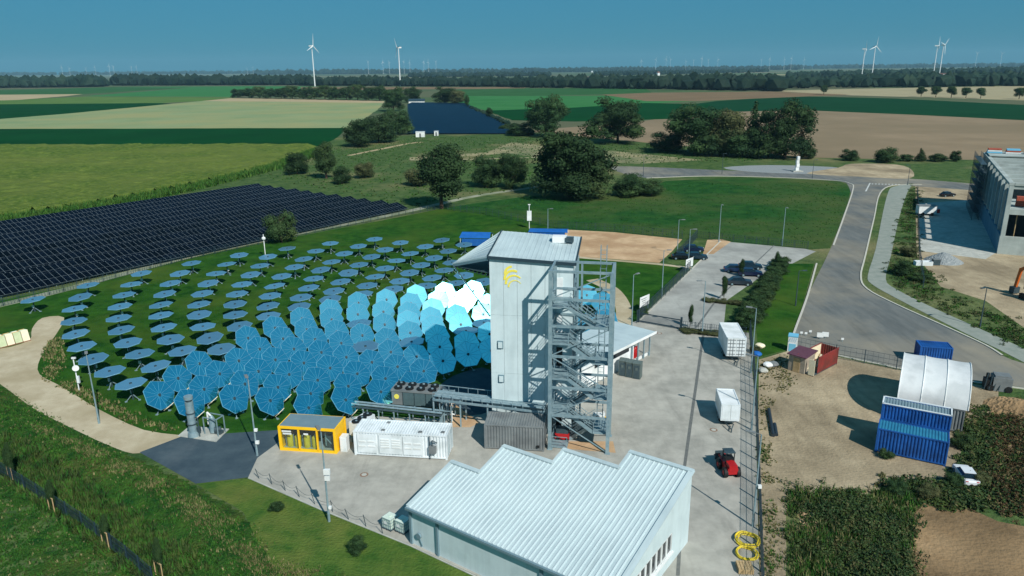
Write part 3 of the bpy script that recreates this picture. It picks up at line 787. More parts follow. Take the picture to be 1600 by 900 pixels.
def rail(mb, pts, h=1.1, n=3):
    for i in range(len(pts) - 1):
        a, b = Vector(pts[i]), Vector(pts[i + 1])
        for q in range(n): 
            dz = Vector((0, 0, h * (q + 1) / n)); mb.bar(a + dz, b + dz, .05)
        L = (b - a).length; m_ = max(1, int(L / 1.0))
        for q in range(m_ + 1):
            p = a.lerp(b, q / m_); mb.bar(p, p + Vector((0, 0, h)), .045)
for k, z in enumerate(LV):
    # left landing against the tower door, and right half landing
    mb = MB(); mb.box((.95, 1.95, z), (1.7, 3.5, .1)); ld = mb.build('landing', m_steel, st_)
    mb = MB(); rail(mb, [(.15, 3.6, z + .05), (.15, .3, z + .05), (1.75, .3, z + .05)]); mb.build('handrail', m_steel, ld)
    if k == 0: 
        continue
    zm = (z + LV[k - 1]) / 2
    mb = MB(); mb.box((SW - .85, 1.95, zm), (1.4, 3.5, .1)); ld = mb.build('half_landing', m_steel, st_)
    mb = MB(); rail(mb, [(SW - .2, .3, zm + .05), (SW - .2, 3.6, zm + .05)]); rail(mb, [(SW - 1.5, .3, zm + .05), (SW - .2, .3, zm + .05)]); mb.build('handrail', m_steel, ld)
    for (y, za, zb) in ((.95, z, zm), (2.75, LV[k - 1], zm)):
        xa, xb = 1.8, SW - 1.55
        mb = MB()
        for s in (-.55, .55): mb.bar((xa, y + s, za), (xb, y + s, zb), .06, .38)
        fl = mb.build('stair_flight', m_steel, st_)
        mb = MB()
        nst = 10
        for q in range(nst):
            t = (q + .5) / nst
            mb.box((xa + (xb - xa) * t, y, za + (zb - za) * t), (.26, 1.04, .045))
        mb.build('tread', m_steeld, fl)
        mb = MB()
        for s in (-.55, .55): rail(mb, [(xa, y + s, za + .1), (xb, y + s, zb + .1)])
        mb.build('handrail', m_steel, fl)
mb = MB()
for (x, y) in ((4.55, 4.15), (5.15, 4.15), (5.15, 4.65), (4.55, 4.65)): mb.bar((x, y, .1), (x, y, 20.9), .07)
for k in range(42):
    z = .4 + k * .49
    mb.bar((4.55, 4.15, z), (5.15, 4.15, z), .04); mb.bar((5.15, 4.15, z), (5.15, 4.65, z + .25), .04); mb.bar((4.55, 4.65, z), (4.55, 4.15, z + .25), .04)
mb.build('cage_ladder', m_steel, st_)

# ================================================================== WORKSHOP HALL in the foreground
hall = thing('workshop_hall', 'low pale blue hall with stepped ribbed metal roof in the foreground', 'hall', (-8.65, 53.1, 0), R(-35.4))
HS = [(0, 3.0, 5.6), (3.0, 8.1, 9.2), (8.1, 13.45, 11.0), (13.45, 19.0, 13.1)]
zr = lambda y: 3.65 + .233 * y
for i, (x0, x1, d) in enumerate(HS):
    mb = MB()
    slab(mb, [(x0 - (.15 if i == 0 else 0), -.25, zr(-.25)), (x1 + (.15 if i == 3 else 0), -.25, zr(-.25)), (x1 + (.15 if i == 3 else 0), d + .1, zr(d + .1)), (x0 - (.15 if i == 0 else 0), d + .1, zr(d + .1))], .14)
    rf = mb.build('roof', m_roofm, hall)
    mb = MB(); n = int((x1 - x0) / .40)
    for k in range(n):
        x = x0 + (k + .5) * (x1 - x0) / n
        a, b = Vector((x, -.24, zr(-.24) + .02)), Vector((x, d - .25, zr(d - .25) + .02))
        mb.bar(a, b, .10, .08)
    mb.build('roof_rib', m_rib, rf)
    mb = MB(); mb.bar((x0 - .1, d - .02, zr(d) + .06), (x1 + .1, d - .02, zr(d) + .06), .45, .1); mb.build('ridge_cap', m_roofm, rf)
    yv = -.2 if i == 0 else HS[i - 1][2]
    mb = MB(); mb.bar((x0 - .06 if i == 0 else x0 + .05, yv, zr(yv) + .05), (x0 - .06 if i == 0 else x0 + .05, d + .12, zr(d) + .08), .28, .09); mb.build('verge_cap', m_roofm, rf)
    # walls
    mb = MB()
    prev = HS[i - 1][2] if i else 0
    mb.add([(x0, prev if i else 0, 0), (x0, d, 0), (x0, d, zr(d) - .15), (x0, prev if i else 0, zr(prev if i else 0) - .15)], [(0, 1, 2, 3)])
    mb.add([(x0, d, 0), (x1, d, 0), (x1, d, zr(d) - .15), (x0, d, zr(d) - .15)], [(0, 1, 2, 3)])
    mb.build('wall', m_clad, hall)
mb = MB(); mb.bar((18.98, -.2, zr(-.2) + .06), (18.98, 13.1, zr(13.1) + .08), .5, .1); mb.build('verge_cap', m_roofm, hall)
# eave wall in panels with posts and a gutter
px_ = [0, 3.0, 13.0, 19.0]
for i in range(3):
    mb = MB(); mb.box(((px_[i] + px_[i + 1]) / 2, .06, 1.78), (px_[i + 1] - px_[i] - .24, .12, 3.5)); mb.build('wall_panel', m_clad, hall)
for x in px_:
    mb = MB(); mb.box((x + (.1 if x == 0 else (-.1 if x == 19 else 0)), -.02, 1.78), (.22, .26, 3.52)); mb.build('downpipe_post', m_trim, hall)
mb = MB(); mb.box((9.5, -.34, 3.47), (19.3, .18, .2)); mb.build('gutter', m_trim, hall)
# gable wall with ribbon window
GX = 19.0
wy0, wy1, wz0, wz1 = 2.0, 9.6, 1.25, 3.0
mb = MB()
def q4(a, b, c, d): mb.add([a, b, c, d], [(0, 1, 2, 3)])
q4((GX, .12, 0), (GX, 13.1, 0), (GX, 13.1, wz0), (GX, .12, wz0))
q4((GX, .12, wz0), (GX, wy0, wz0), (GX, wy0, wz1), (GX, .12, wz1))
q4((GX, wy1, wz0), (GX, 13.1, wz0), (GX, 13.1, wz1), (GX, wy1, wz1))
q4((GX, .12, wz1), (GX, 13.1, wz1), (GX, 13.1, zr(13.1) - .15), (GX, .12, zr(.12) - .15))
q4((GX, wy0, wz0), (GX - .2, wy0, wz0), (GX - .2, wy1, wz0), (GX, wy1, wz0))
mb.build('gable_wall', m_clad, hall)
mb = MB(); mb.box((GX + .02, (wy0 + wy1) / 2, wz0 - .06), (.3, wy1 - wy0 + .3, .12)); mb.build('window_sill', m_white, hall)
nw = 8
for k in range(nw):
    y0 = wy0 + (wy1 - wy0) * k / nw; y1 = wy0 + (wy1 - wy0) * (k + 1) / nw
    mb = MB()
    for (cy, cz, sy, sz) in ((y0 + .07, (wz0 + wz1) / 2, .14, wz1 - wz0), (y1 - .05, (wz0 + wz1) / 2, .1, wz1 - wz0), ((y0 + y1) / 2, wz0 + .04, y1 - y0, .08), ((y0 + y1) / 2, wz1 - .04, y1 - y0, .08)):
        mb.box((GX - .06, cy, cz), (.1, sy, sz))
    w = mb.build('window', m_white, hall)
    mb = MB(); mb.box((GX - .1, (y0 + y1) / 2, (wz0 + wz1) / 2), (.03, y1 - y0 - .2, wz1 - wz0 - .12)); mb.build('pane', m_glass, w)
mb = MB(); mb.tube((1.0, -.06, 1.15), (1.0, -.22, 1.15), .26, n=12); mb.tube((1.0, -.1, 1.1), (1.35, -.1, .3), .05); v = mb.build('wall_socket', m_trim, hall)

# ================================================================== SERVICE BUILDING behind the stairs
svc = thing('service_building', 'low flat roofed white service building behind the stair tower', 'building', (19.1, 94.6, 0), R(-132))
# local x runs along the open front (towards the camera), y runs back to the left
L1, D1 = 20.5, 6.6
mb = MB(); mb.box((L1 / 2, -D1 / 2, 3.3), (L1 + .8, D1 + .8, .22)); rf = mb.build('roof', m_roofm, svc)
mb = MB(); mb.box((L1 / 2, .42, 3.34), (L1 + .84, .06, .34)); mb.build('roof_edge', m_white, rf)
mb = MB(); mb.box((L1 * .55 + 1, -D1 / 2, 1.58), (L1 * .9 - 2.0, D1 - .6, 3.16)); mb.build('wall', m_white, svc)
mb = MB(); mb.box((5.2 + 4, -.22, 2.5), (7.6, .1, .7)); w = mb.build('window', m_glass, svc)
for k in range(4):
    mb = MB(); mb.box((.4 + k * 1.45, -.1, 1.6), (.16, .16, 3.2)); mb.build('post', m_steel, svc)
mb = MB(); mb.box((2.6, -D1 + .5, 1.6), (5, .12, 3.18)); mb.build('back_wall', m_steeld, svc)
mb = MB(); mb.box((2.6, -.4, .2), (5.2, .18, .4)); mb.build('low_wall', m_white, svc)
gb = thing('gas_bottle_rack', 'red gas bottles standing in the open bay of service building', 'gas bottles', svc.location + Matrix.Rotation(R(-132), 3, 'Z') @ Vector((1.8, -1.2, 0)), R(-132), None)
for k in range(3):
    mb = MB(); mb.tube((k * .45, 0, .03), (k * .45, 0, 1.35), .19, n=10); mb.tube((k * .45, 0, 1.35), (k * .45, 0, 1.6), .19, .06, n=10); mb.build('bottle', m_red, gb)

# ================================================================== containers
def corr(mb, a, b, z0, z1, depth=.07, pitch=.3, flip=1):
    """corrugated sheet between plan points a and b"""
    a, b = Vector((a[0], a[1], 0)), Vector((b[0], b[1], 0))
    d = b - a; L = d.length; d.normalize(); n = Vector((d.y, -d.x, 0)) * flip
    N = max(2, int(L / pitch)); vs = []
    for k in range(N):
        for t, o in ((0, 0), (.3, 0), (.5, -1), (.8, -1)):
            p = a + d * (L * (k + t) / N) + n * (o * depth)
            vs.append(p)
    vs.append(b)
    m_ = len(vs)
    mb.add([(p.x, p.y, z0) for p in vs] + [(p.x, p.y, z1) for p in vs], [(i, i + 1, m_ + i + 1, m_ + i) for i in range(m_ - 1)])

def container(name, label, cat, loc, rz, L, W, H, mt, roofmat=None, z0=.12, group=None, doors=True, flatsides=False):
    t = thing(name, label, cat, loc, rz, group)
    rm = roofmat or mt
    mb = MB()
    for x in (.06, L - .06):
        for y in (.06, W - .06): mb.box((x, y, z0 + H / 2), (.12, .12, H))
    for z in (z0 + .07, z0 + H - .06):
        for y in (.06, W - .06): mb.box((L / 2, y, z), (L - .24, .11, .13))
        for x in (.06, L - .06): mb.box((x, W / 2, z), (.11, W - .24, .13))
    mb.build('frame', mt, t)
    mb = MB(); corr(mb, (.12, .03), (L - .12, .03), z0 + .13, z0 + H - .12); mb.build('side_wall', mt, t)
    mb = MB(); corr(mb, (L - .12, W - .03), (.12, W - .03), z0 + .13, z0 + H - .12); mb.build('side_wall', mt, t)
    mb = MB(); corr(mb, (.03, W - .12), (.03, .12), z0 + .13, z0 + H - .12); mb.build('end_wall', mt, t)
    if doors:
        for s in (0, 1):
            mb = MB(); y0 = .14 + s * (W / 2 - .13)
            mb.box((L - .03, y0 + (W / 2 - .15) / 2, z0 + H / 2), (.05, W / 2 - .16, H - .28)); d = mb.build('door', mt, t)
            mb = MB()
            for q in (.3, .7): mb.tube((L + .02, y0 + (W / 2 - .15) * q, z0 + .15), (L + .02, y0 + (W / 2 - .15) * q, z0 + H - .15), .025, n=6)
            mb.build('locking_bar', m_steel, d)
    else:
        mb = MB(); corr(mb, (L - .03, .12), (L - .03, W - .12), z0 + .13, z0 + H - .12); mb.build('end_wall', mt, t)
    # corrugated roof, ribs across the width
    mb = MB(); N = int(L / .28); vs = []
    for k in range(N):
        for q, o in ((0, 0), (.35, 0), (.5, -.05), (.85, -.05)): vs.append((.1 + (L - .2) * (k + q) / N, z0 + H - .03 + o))
    vs.append((L - .1, z0 + H - .03)); m_ = len(vs)
    mb.add([(x, .1, z) for x, z in vs] + [(x, W - .1, z) for x, z in vs], [(i, i + 1, m_ + i + 1, m_ + i) for i in range(m_ - 1)])
    mb.build('roof', rm, t)
    mb = MB()
    for x in (.1, L - .1):
        for y in (.1, W - .1): mb.box((x, y, z0 / 2), (.2, .2, z0))
    mb.build('foot', mt, t)
    return t

# yellow exhibition container
yc = thing('glazed_container', 'yellow framed glazed container with yellow tanks inside beside the white one', 'container', (-24.45, 69.05, 0), R(-8.5))
YL, YW, YH = 6.25, 3.0, 2.8
for (x, y) in ((.13, .13), (YL - .13, .13), (.13, YW - .13), (YL - .13, YW - .13)):
    mb = MB(); mb.box((x, y, YH / 2), (.26, .26, YH)); mb.build('post', m_yel, yc)
for x in (2.2, 4.2):
    mb = MB(); mb.box((x, .1, YH / 2), (.16, .18, YH - .4)); mb.build('mullion', m_yel, yc)
for z in (.14, YH - .12):
    for y in (.13, YW - .13):
        mb = MB(); mb.box((YL / 2, y, z), (YL - .52, .24, .26)); mb.build('rail', m_yel, yc)
    for x in (.13, YL - .13):
        mb = MB(); mb.box((x, YW / 2, z), (.24, YW - .52, .26)); mb.build('rail', m_yel, yc)
mb = MB(); mb.box((YL - .08, YW / 2, YH / 2), (.08, YW - .5, YH - .5)); mb.build('end_wall', m_yel, yc)
mb = MB(); mb.box((.08, YW / 2, YH / 2), (.08, YW - .5, YH - .5)); mb.build('end_wall', m_yel, yc)
mb = MB(); mb.box((YL / 2, YW - .1, YH / 2), (YL - .5, .08, YH - .5)); mb.build('back_wall', m_steeld, yc)
mb = MB(); mb.box((YL / 2, YW / 2, YH + .02), (YL - .3, YW - .3, .06)); mb.build('roof', m_grayroof, yc)
mb = MB(); mb.box((YL / 2, YW / 2, .12), (YL - .5, YW - .5, .1)); mb.build('floor', m_conc, yc)
m_clear = bpy.data.materials.new('clear_pane'); m_clear.use_nodes = True
_n, _l = m_clear.node_tree.nodes, m_clear.node_tree.links
_n.remove(_n['Principled BSDF'])
_t, _g, _x = _n.new('ShaderNodeBsdfTransparent'), _n.new('ShaderNodeBsdfGlossy'), _n.new('ShaderNodeMixShader')
_t.inputs[0].default_value = (.86, .93, .92, 1); _g.inputs['Roughness'].default_value = .03; _x.inputs[0].default_value = .07
_l.new(_t.outputs[0], _x.inputs[1]); _l.new(_g.outputs[0], _x.inputs[2]); _l.new(_x.outputs[0], _n['Material Output'].inputs['Surface'])
for (x0, x1) in ((.28, 2.1), (2.3, 4.1), (4.3, YL - .28)):
    mb = MB(); mb.box(((x0 + x1) / 2, .16, YH / 2), (x1 - x0, .015, YH - .54)); mb.build('pane', m_clear, yc)
for k, x in enumerate((.85, 1.7, 2.7, 3.6)):
    tk = thing('yellow_tank', 'yellow upright tank inside glazed container, %s from its left end' % ordn(k + 1), 'tank', yc.location + Matrix.Rotation(R(-8.5), 3, 'Z') @ Vector((x, .85, .18)), R(-8.5), 'tanks in the glazed container')
    mb = MB(); mb.tube((0, 0, 0), (0, 0, 1.15), .34, n=14); mb.tube((0, 0, 1.15), (0, 0, 1.35), .34, .12, n=14); mb.build('shell', m_yel2, tk)
    mb = MB(); mb.box((-.42, -.1, .7), (.08, .08, 1.4)); mb.tube((0, 0, 1.35), (0, 0, 1.5), .07); mb.build('pipe', m_steel, tk)
for (x, z, w) in ((.9, 2.25, 1.0), (.95, 1.98, .95), (3.0, 2.05, .5)):
    mb = MB(); mb.box((x, .06, z), (w, .03, .18)); mb.build('sign_strip', m_white, yc)
gd = thing('exhibit_machine', 'dark grey machine inside right bay of the yellow glazed container', 'machine', yc.location + Matrix.Rotation(R(-8.5), 3, 'Z') @ Vector((5.1, 1.3, .18)), R(-8.5))
mb = MB(); mb.box((0, 0, .7), (.9, .9, 1.4)); mb.box((0, .1, 1.55), (.6, .6, .3)); mb.build('housing', m_steeld, gd)
mb = MB(); mb.tube((-.3, -.5, .3), (-.3, -.5, 1.9), .07); mb.tube((.3, -.48, .5), (-.3, -.5, 1.2), .06); mb.build('pipe', m_steel, gd)

# white plant container (long), louvred front
wc = container('plant_container', 'long white corrugated plant container with louvred doors and ribbed roof', 'container', (-16.4, 67.9, 0), R(-7.5), 9.75, 2.9, 2.6, m_wcon)
for k, (x, w) in enumerate(((1.4, 2.0), (3.9, 2.4), (6.2, 2.0))):
    mb = MB(); mb.box((x, -.035, 1.45), (w, .05, 2.1)); d = mb.build('side_door', m_wcon, wc)
    for q in range(2):
        for s in (-1, 1):
            for r in range(1 + (k == 1)):
                mb = MB(); mb.box((x + s * w * .24, -.08, 1.15 + q * .55 + r * .28), (w * .38, .06, .16)); mb.build('louvre', m_white, d)
mb = MB(); mb.box((8.3, -.2, 1.25), (.7, .34, .8)); u = mb.build('wall_unit', m_gcon, wc)
mb = MB(); mb.tube((8.3, -.2, 1.65), (8.3, -.25, 2.3), .06); mb.tube((8.3, -.25, 2.3), (8.8, -.2, 2.0), .06); mb.tube((8.0, -.15, .15), (8.0, -.15, 2.7), .05); mb.build('conduit', m_steeld, u)
for (x, y) in ((3.0, .6), (6.9, .6), (9.2, .8), (3.1, 2.3)):
    mb = MB(); mb.box((x, y, 2.76), (.35, .25, .1)); mb.build('roof_lug', m_gcon, wc)
# roof-standing fan unit behind left end
fu = thing('fan_unit', 'small pale fan cooler with two black fans between yellow and white containers', 'fan cooler', (-16.6, 70.6, 0), R(-28))
mb = MB(); mb.box((0, .9, 1.7), (1.35, 2.7, 1.5)); mb.build('housing', m_wcon, fu)
mb = MB()
for x in (-.5, .5):
    for y in (-.3, 2.1): mb.box((x, y, .5), (.1, .1, 1.0))
mb.build('stand', m_steel, fu)
for y in (0, .95, 1.9):
    mb = MB(); mb.tube((0, y, 2.45), (0, y, 2.56), .5, n=16); f = mb.build('fan', m_black, fu)
    mb = MB(); mb.tube((0, y, 2.56), (0, y, 2.62), .12, n=8); mb.build('fan_hub', m_steel, f)
bw = thing('white_cabinet', 'narrow white cabinet standing at left end of the white plant container', 'cabinet', (-17.6, 69.0, 0), R(-8))
mb = MB(); mb.box((0, 0, .85), (.7, .9, 1.7)); mb.build('body', m_white, bw); mb = MB(); mb.box((0, -.46, .85), (.6, .03, 1.55)); mb.build('door', m_wcon, bw)
# recooler with eight fans
m_coil = mat('coil_fins', S(70, 92, 96), S(80, 102, 106), 3, .6)
cu = thing('recooler', 'dark recooler with eight round roof fans behind the white container', 'cooler', (-14.2, 78.4, 0), R(-11))
CL, CWd = 5.6, 2.3
mb = MB(); mb.box((CL / 2, CWd / 2, 2.45), (CL, CWd, .22)); mb.build('fan_deck', m_gcon, cu)
mb = MB(); mb.box((CL / 2, CWd / 2, 1.5), (CL - .2, CWd - .2, 1.68)); mb.build('coil_block', m_steeld, cu)
for k in range(4):
    mb = MB(); mb.box((.72 + k * 1.38, .06, 1.5), (1.26, .06, 1.55)); mb.build('coil_panel', m_coil if k else m_gcon, cu)
for k in range(4):
    for y in (.6, 1.7):
        mb = MB(); mb.tube((.75 + k * 1.37, y, 2.56), (.75 + k * 1.37, y, 2.76), .48, n=16); f = mb.build('fan', m_black, cu)
        mb = MB(); mb.tube((.75 + k * 1.37, y, 2.76), (.75 + k * 1.37, y, 2.84), .15, n=8); mb.build('fan_hub', m_steel, f)
mb = MB()
for x in (.15, CL / 2, CL - .15):
    for y in (.15, CWd - .15): mb.box((x, y, .33), (.14, .14, .66))
mb.build('legs', m_steel, cu)
mb = MB(); mb.tube((.7, .01, 1.75), (.7, -.03, 1.75), .3, n=16); mb.build('badge', m_logo, cu)
# grey shed container next to stair tower
gs = container('grey_container', 'grey corrugated container shed beside foot of the stair tower', 'container', (-3.05, 68.9, 0), R(-7.4), 6.25, 3.1, 2.7, m_gcon, doors=False)
mb = MB(); mb.box((5.6, -.06, .62), (.3, .1, .25)); mb.build('vent', m_black, gs)
# pipe rack running to the tower
pr_ = thing('pipe_rack', 'steel pipe rack with bundled silver pipes running to the tower', 'pipe rack', (0, 0, 0))
A, B = Vector((-8.6, 75.6, 3.0)), Vector((3.5, 72.1, 3.0))
d = (B - A).normalized(); nrm = Vector((-d.y, d.x, 0))
for k in range(5):
    mb = MB(); off = nrm * (-.7 + .33 * k); mb.tube(A + off + Vector((0, 0, .35)), B + off + Vector((0, 0, .35)), .11 + .03 * (k % 2), n=8); mb.build('pipe', m_steel, pr_)
for s in (-1, 1):
    mb = MB(); mb.bar(A + nrm * s, B + nrm * s, .16, .22); mb.build('rack_beam', m_steel, pr_)
for k in range(5):
    t = k / 4; c = A.lerp(B, t)
    mb = MB()
    for s in (-.9, .9): 
        p = c + nrm * s; mb.bar((p.x, p.y, .03), (p.x, p.y, 3.2), .16)
    mb.bar(c - nrm * 1.05, c + nrm * 1.05, .14); mb.build('trestle', m_steel, pr_)
mb = MB()
mb.bar(A + Vector((0, 0, .9)) + nrm, B + Vector((0, 0, .9)) + nrm, .07); mb.bar(A + Vector((0, 0, .9)) - nrm, B + Vector((0, 0, .9)) - nrm, .07)
for k in range(12): 
    c = A.lerp(B, k / 11)
    for s in (-1, 1): mb.bar(c + nrm * s, c + nrm * s + Vector((0, 0, .9)), .05)
mb.build('handrail', m_steel, pr_)
# low pipe bundle behind the containers
pb = thing('low_pipe_run', 'low run of grey pipes on trestles behind yellow and white containers', 'pipe rack', (0, 0, 0))
A2, B2 = G(545, 652), G(690, 668); d2 = (B2 - A2).normalized(); n2 = Vector((-d2.y, d2.x, 0))
for k in range(4):
    mb = MB(); mb.tube(A2 + n2 * (.3 * k) + Vector((0, 0, 1.4 + .2 * (k % 2))), B2 + n2 * (.3 * k) + Vector((0, 0, 1.4 + .2 * (k % 2))), .12, n=8); mb.build('pipe', m_steel if k % 2 else m_steeld, pb)
for k in range(7):
    c = A2.lerp(B2, k / 6); mb = MB(); mb.bar(c + Vector((0, 0, .03)), c + Vector((0, 0, 1.3)), .12); mb.bar(c + n2 + Vector((0, 0, .03)), c + n2 + Vector((0, 0, 1.3)), .12); mb.bar(c - n2 * .2 + Vector((0, 0, 1.25)), c + n2 * 1.2 + Vector((0, 0, 1.25)), .12); mb.build('trestle', m_steel, pb)
# a cluster of vertical piping at the near end of the rack
pk = thing('valve_skid', 'crowded pipe and valve skid between recooler and white container', 'pipework', G(688, 662), R(-10))
mb = MB()
for (x, y) in ((0, 0), (1.3, 0), (1.3, 1.8), (0, 1.8)): mb.bar((x, y, .03), (x, y, 3.4), .1)
for z in (1.6, 3.3): mb.bar((0, 0, z), (1.3, 0, z), .1); mb.bar((0, 1.8, z), (1.3, 1.8, z), .1); mb.bar((0, 0, z), (0, 1.8, z), .1); mb.bar((1.3, 0, z), (1.3, 1.8, z), .1)
mb.build('frame', m_steel, pk)
for k in range(6):
    mb = MB(); x, y = .2 + .2 * k, .3 + .25 * (k % 4); mb.tube((x, y, .1), (x, y, 2.0 + .25 * (k % 3)), .09); mb.tube((x, y, 1.0 + .2 * k % 1), (x + .5, y, 1.0 + .2 * k % 1), .08); mb.tube((x, y, .8 + .1 * k), (x, y - .3, .8 + .1 * k), .14, n=8); mb.build('pipe', [m_steel, m_steeld, m_white][k % 3], pk)

# gas flare column and blower on the concrete plinth
fl = thing('flare_column', 'tall silver exhaust column with dark collar on concrete plinth', 'chimney', G(303, 682) + Vector((0, 0, .1)), 0)
mb = MB(); mb.tube((0, 0, 0), (0, 0, .5), .62, .55, n=18); mb.tube((0, 0, .5), (0, 0, 4.1), .42, n=18); mb.build('column', m_steel, fl)
mb = MB(); mb.tube((0, 0, 4.1), (0, 0, 4.35), .34, n=18); mb.build('collar', m_steeld, fl)
mb = MB(); mb.tube((0, 0, 4.35), (0, 0, 4.7), .46, n=18); mb.build('cap', m_steel, fl)
mb = MB()
for z in (1.4, 2.7): mb.tube((0, 0, z), (0, 0, z + .12), .5, n=18)
mb.build('band', m_steeld, fl)
mb = MB(); mb.tube((.75, -.2, 0), (.75, -.2, 2.2), .07); mb.tube((.75, -.2, 2.2), (.3, 0, 2.2), .06); mb.box((.6, .1, .7), (.3, .4, .6)); mb.build('feed_pipe', m_steeld, fl)
bl = thing('blower_skid', 'compact blower and pipe skid on the concrete plinth beside silver column', 'machine', G(336, 678) + Vector((0, 0, .1)), R(-20))
mb = MB()
for (x, y) in ((-.9, -.5), (.9, -.5), (.9, .6), (-.9, .6)): mb.bar((x, y, 0), (x, y, 2.0), .09)
mb.bar((-.9, -.5, 2), (.9, -.5, 2), .09); mb.bar((-.9, .6, 2), (.9, .6, 2), .09); mb.bar((.9, -.5, 2), (.9, .6, 2), .09)
mb.build('frame', m_steel, bl)
mb = MB(); mb.tube((-.2, 0, .1), (-.2, 0, 1.7), .33, n=14); mb.tube((-.2, 0, 1.7), (-.2, 0, 2.1), .33, .15, n=14); mb.build('vessel', m_steel, bl)
mb = MB(); mb.tube((.2, -.2, .55), (.75, .2, .55), .3, n=12); mb.box((.5, .1, .2), (.8, .6, .3)); mb.build('motor', m_steeld, bl)
mb = MB(); mb.tube((-.2, 0, 2.0), (-.7, 0, 2.4), .1); mb.tube((-.7, 0, 2.4), (-.7, 0, 1.0), .1); mb.build('pipe', m_white, bl)

# ================================================================== trailers, containers and plant on the right
def trailer(name, label, u, v, z, L, W, H, mt, rz, grp):
    p = G(u, v)
    t = thing(name, label, 'trailer', p, rz, grp)
    return t
def box_trailer(label, p, rz, L, W, H, zb, mt, doors):
    t = thing('box_trailer', label, 'trailer', p, rz, 'white trailers parked along the yard fence')
    mb = MB(); mb.box((W / 2, L / 2, zb + H / 2), (W - .06, L - .06, H - .08)); b = mb.build('box_body', m_white, t)
    mb = MB()
    for x in (.05, W - .05):
        for y in (.05, L - .05): mb.box((x, y, zb + H / 2), (.11, .11, H))
    for z in (zb + .05, zb + H - .03):
        for x in (.05, W - .05): mb.box((x, L / 2, z), (.11, L - .2, .1))
        for y in (.05, L - .05): mb.box((W / 2, y, z), (W - .2, .11, .1))
    mb.build('frame', m_wcon, t)
    for s in (0, 1):
        mb = MB(); mb.box((W * (.27 + .46 * s), .005, zb + H / 2), (W * .42, .05, H - .25)); d = mb.build('rear_door', m_wcon, t)
        if doors:
            mb = MB()
            for q in range(5): mb.box((W * (.27 + .46 * s), -.035, zb + .3 + q * (H - .6) / 4), (W * .40, .04, .09))
            for q in (.2, .34): mb.tube((W * (q + .46 * s), -.05, zb + .1), (W * (q + .46 * s), -.05, zb + H - .15), .03, n=6)
            mb.build('locking_bar', m_gcon, d)
    mb = MB(); mb.box((W / 2, L / 2, zb - .12), (W * .5, L * .96, .2)); mb.build('chassis', m_steeld, t)
    for y in (L * .35, L * .5):
        for x in (.16, W - .16):
            mb = MB(); mb.tube((x - .12, y, .46), (x + .12, y, .46), .46, n=16); w = mb.build('wheel', m_black, t)
            mb = MB(); mb.tube((x - .14, y, .46), (x + .14, y, .46), .2, n=10); mb.build('rim', m_steel, w)
    mb = MB(); mb.bar((W * .3, -.1, zb - .3), (W / 2, -1.3, zb - .35), .1); mb.bar((W * .7, -.1, zb - .3), (W / 2, -1.3, zb - .35), .1); mb.box((W / 2, -1.3, (zb - .3) / 2), (.12, .12, zb - .3)); mb.build('drawbar', m_steeld, t)
    return t
box_trailer('large white box trailer with barred rear doors beside the hedge', (28.55, 91.9, 0), R(-6), 6.2, 2.55, 2.6, .85, m_white, True)
box_trailer('smaller plain white box trailer parked nearer along the yard fence', (22.75, 73.3, 0), R(-7), 4.2, 2.0, 1.95, .75, m_white, False)

ca = R(-29.8)
container('blue_container', 'blue container with teal roof, the nearest one in the dirt lot', 'container', (37.0, 67.5, 0), ca, 6.35, 2.45, 2.55, m_bcon, m_bcon2, group='containers in the dirt lot')
mk = container('blue_container', 'lower blue container under the grey topped one, behind the nearest', 'container', (38.35, 69.75, 0), ca, 6.3, 2.45, 2.45, m_bcon, group='containers in the dirt lot')
gt = container('blue_container', 'upper blue container with grey roof and white rim, stacked behind the nearest', 'container', (38.35, 69.75, 2.58), ca, 6.3, 2.0, 1.72, m_bcon, m_grayroof, z0=.02, group='containers in the dirt lot')
mb = MB()
for (a, b) in (((.0, .05), (6.3, .05)), ((6.25, .0), (6.25, 2.0)), ((6.3, 1.95), (0, 1.95)), ((.05, 2.0), (.05, 0))): mb.bar((a[0], a[1], 1.79), (b[0], b[1], 1.79), .14, .08)
mb.build('rim', m_wcon, gt)
f2 = frame2((42.6, 74.3), -29.8)
container('grey_container', 'grey corrugated container carrying the near side of the white tent', 'container', f2(0, 0), ca, 6.35, 2.45, 2.55, m_gcon, doors=False, group='containers in the dirt lot')
container('grey_container', 'grey container carrying the far side of white tent, mostly hidden', 'container', f2(0, 8.0), ca, 6.35, 2.45, 2.55, m_gcon, doors=False, group='containers in the dirt lot')
bt = thing('white_tent', 'arched white tarpaulin tent spanning two containers in the dirt lot', 'tent', f2(-.15, -.05, 2.72), ca)
SP, TL, RISE = 10.5, 6.7, 3.0
mb = MB(); NN = 18
arc = lambda t: (SP / 2 - SP / 2 * math.cos(math.pi * t) , RISE * math.sin(math.pi * t) ** .85)
for seg in range(3):
    mb = MB(); vs = []
    xa, xb = TL * seg / 3 + .01, TL * (seg + 1) / 3 - .01
    for i in range(NN + 1):
        y, z = arc(i / NN)
        for q in range(5):
            t = q / 4; sag = .07 * math.sin(math.pi * t) * math.sin(math.pi * i / NN)
            vs.append((xa + (xb - xa) * t, y, z - sag))
    mb.add(vs, [(5 * i + q, 5 * i + q + 1, 5 * i + q + 6, 5 * i + q + 5) for i in range(NN) for q in range(4)])
    o = mb.build('roof_panel', m_tarp, bt)
    for p in o.data.polygons: p.use_smooth = True
for k in range(4):
    mb = MB(); x = TL * k / 3
    for i in range(NN):
        (y0, z0), (y1, z1) = arc(i / NN), arc((i + 1) / NN); mb.tube((x, y0, z0 + .02), (x, y1, z1 + .02), .06, n=6)
    mb.build('hoop', m_white, bt)
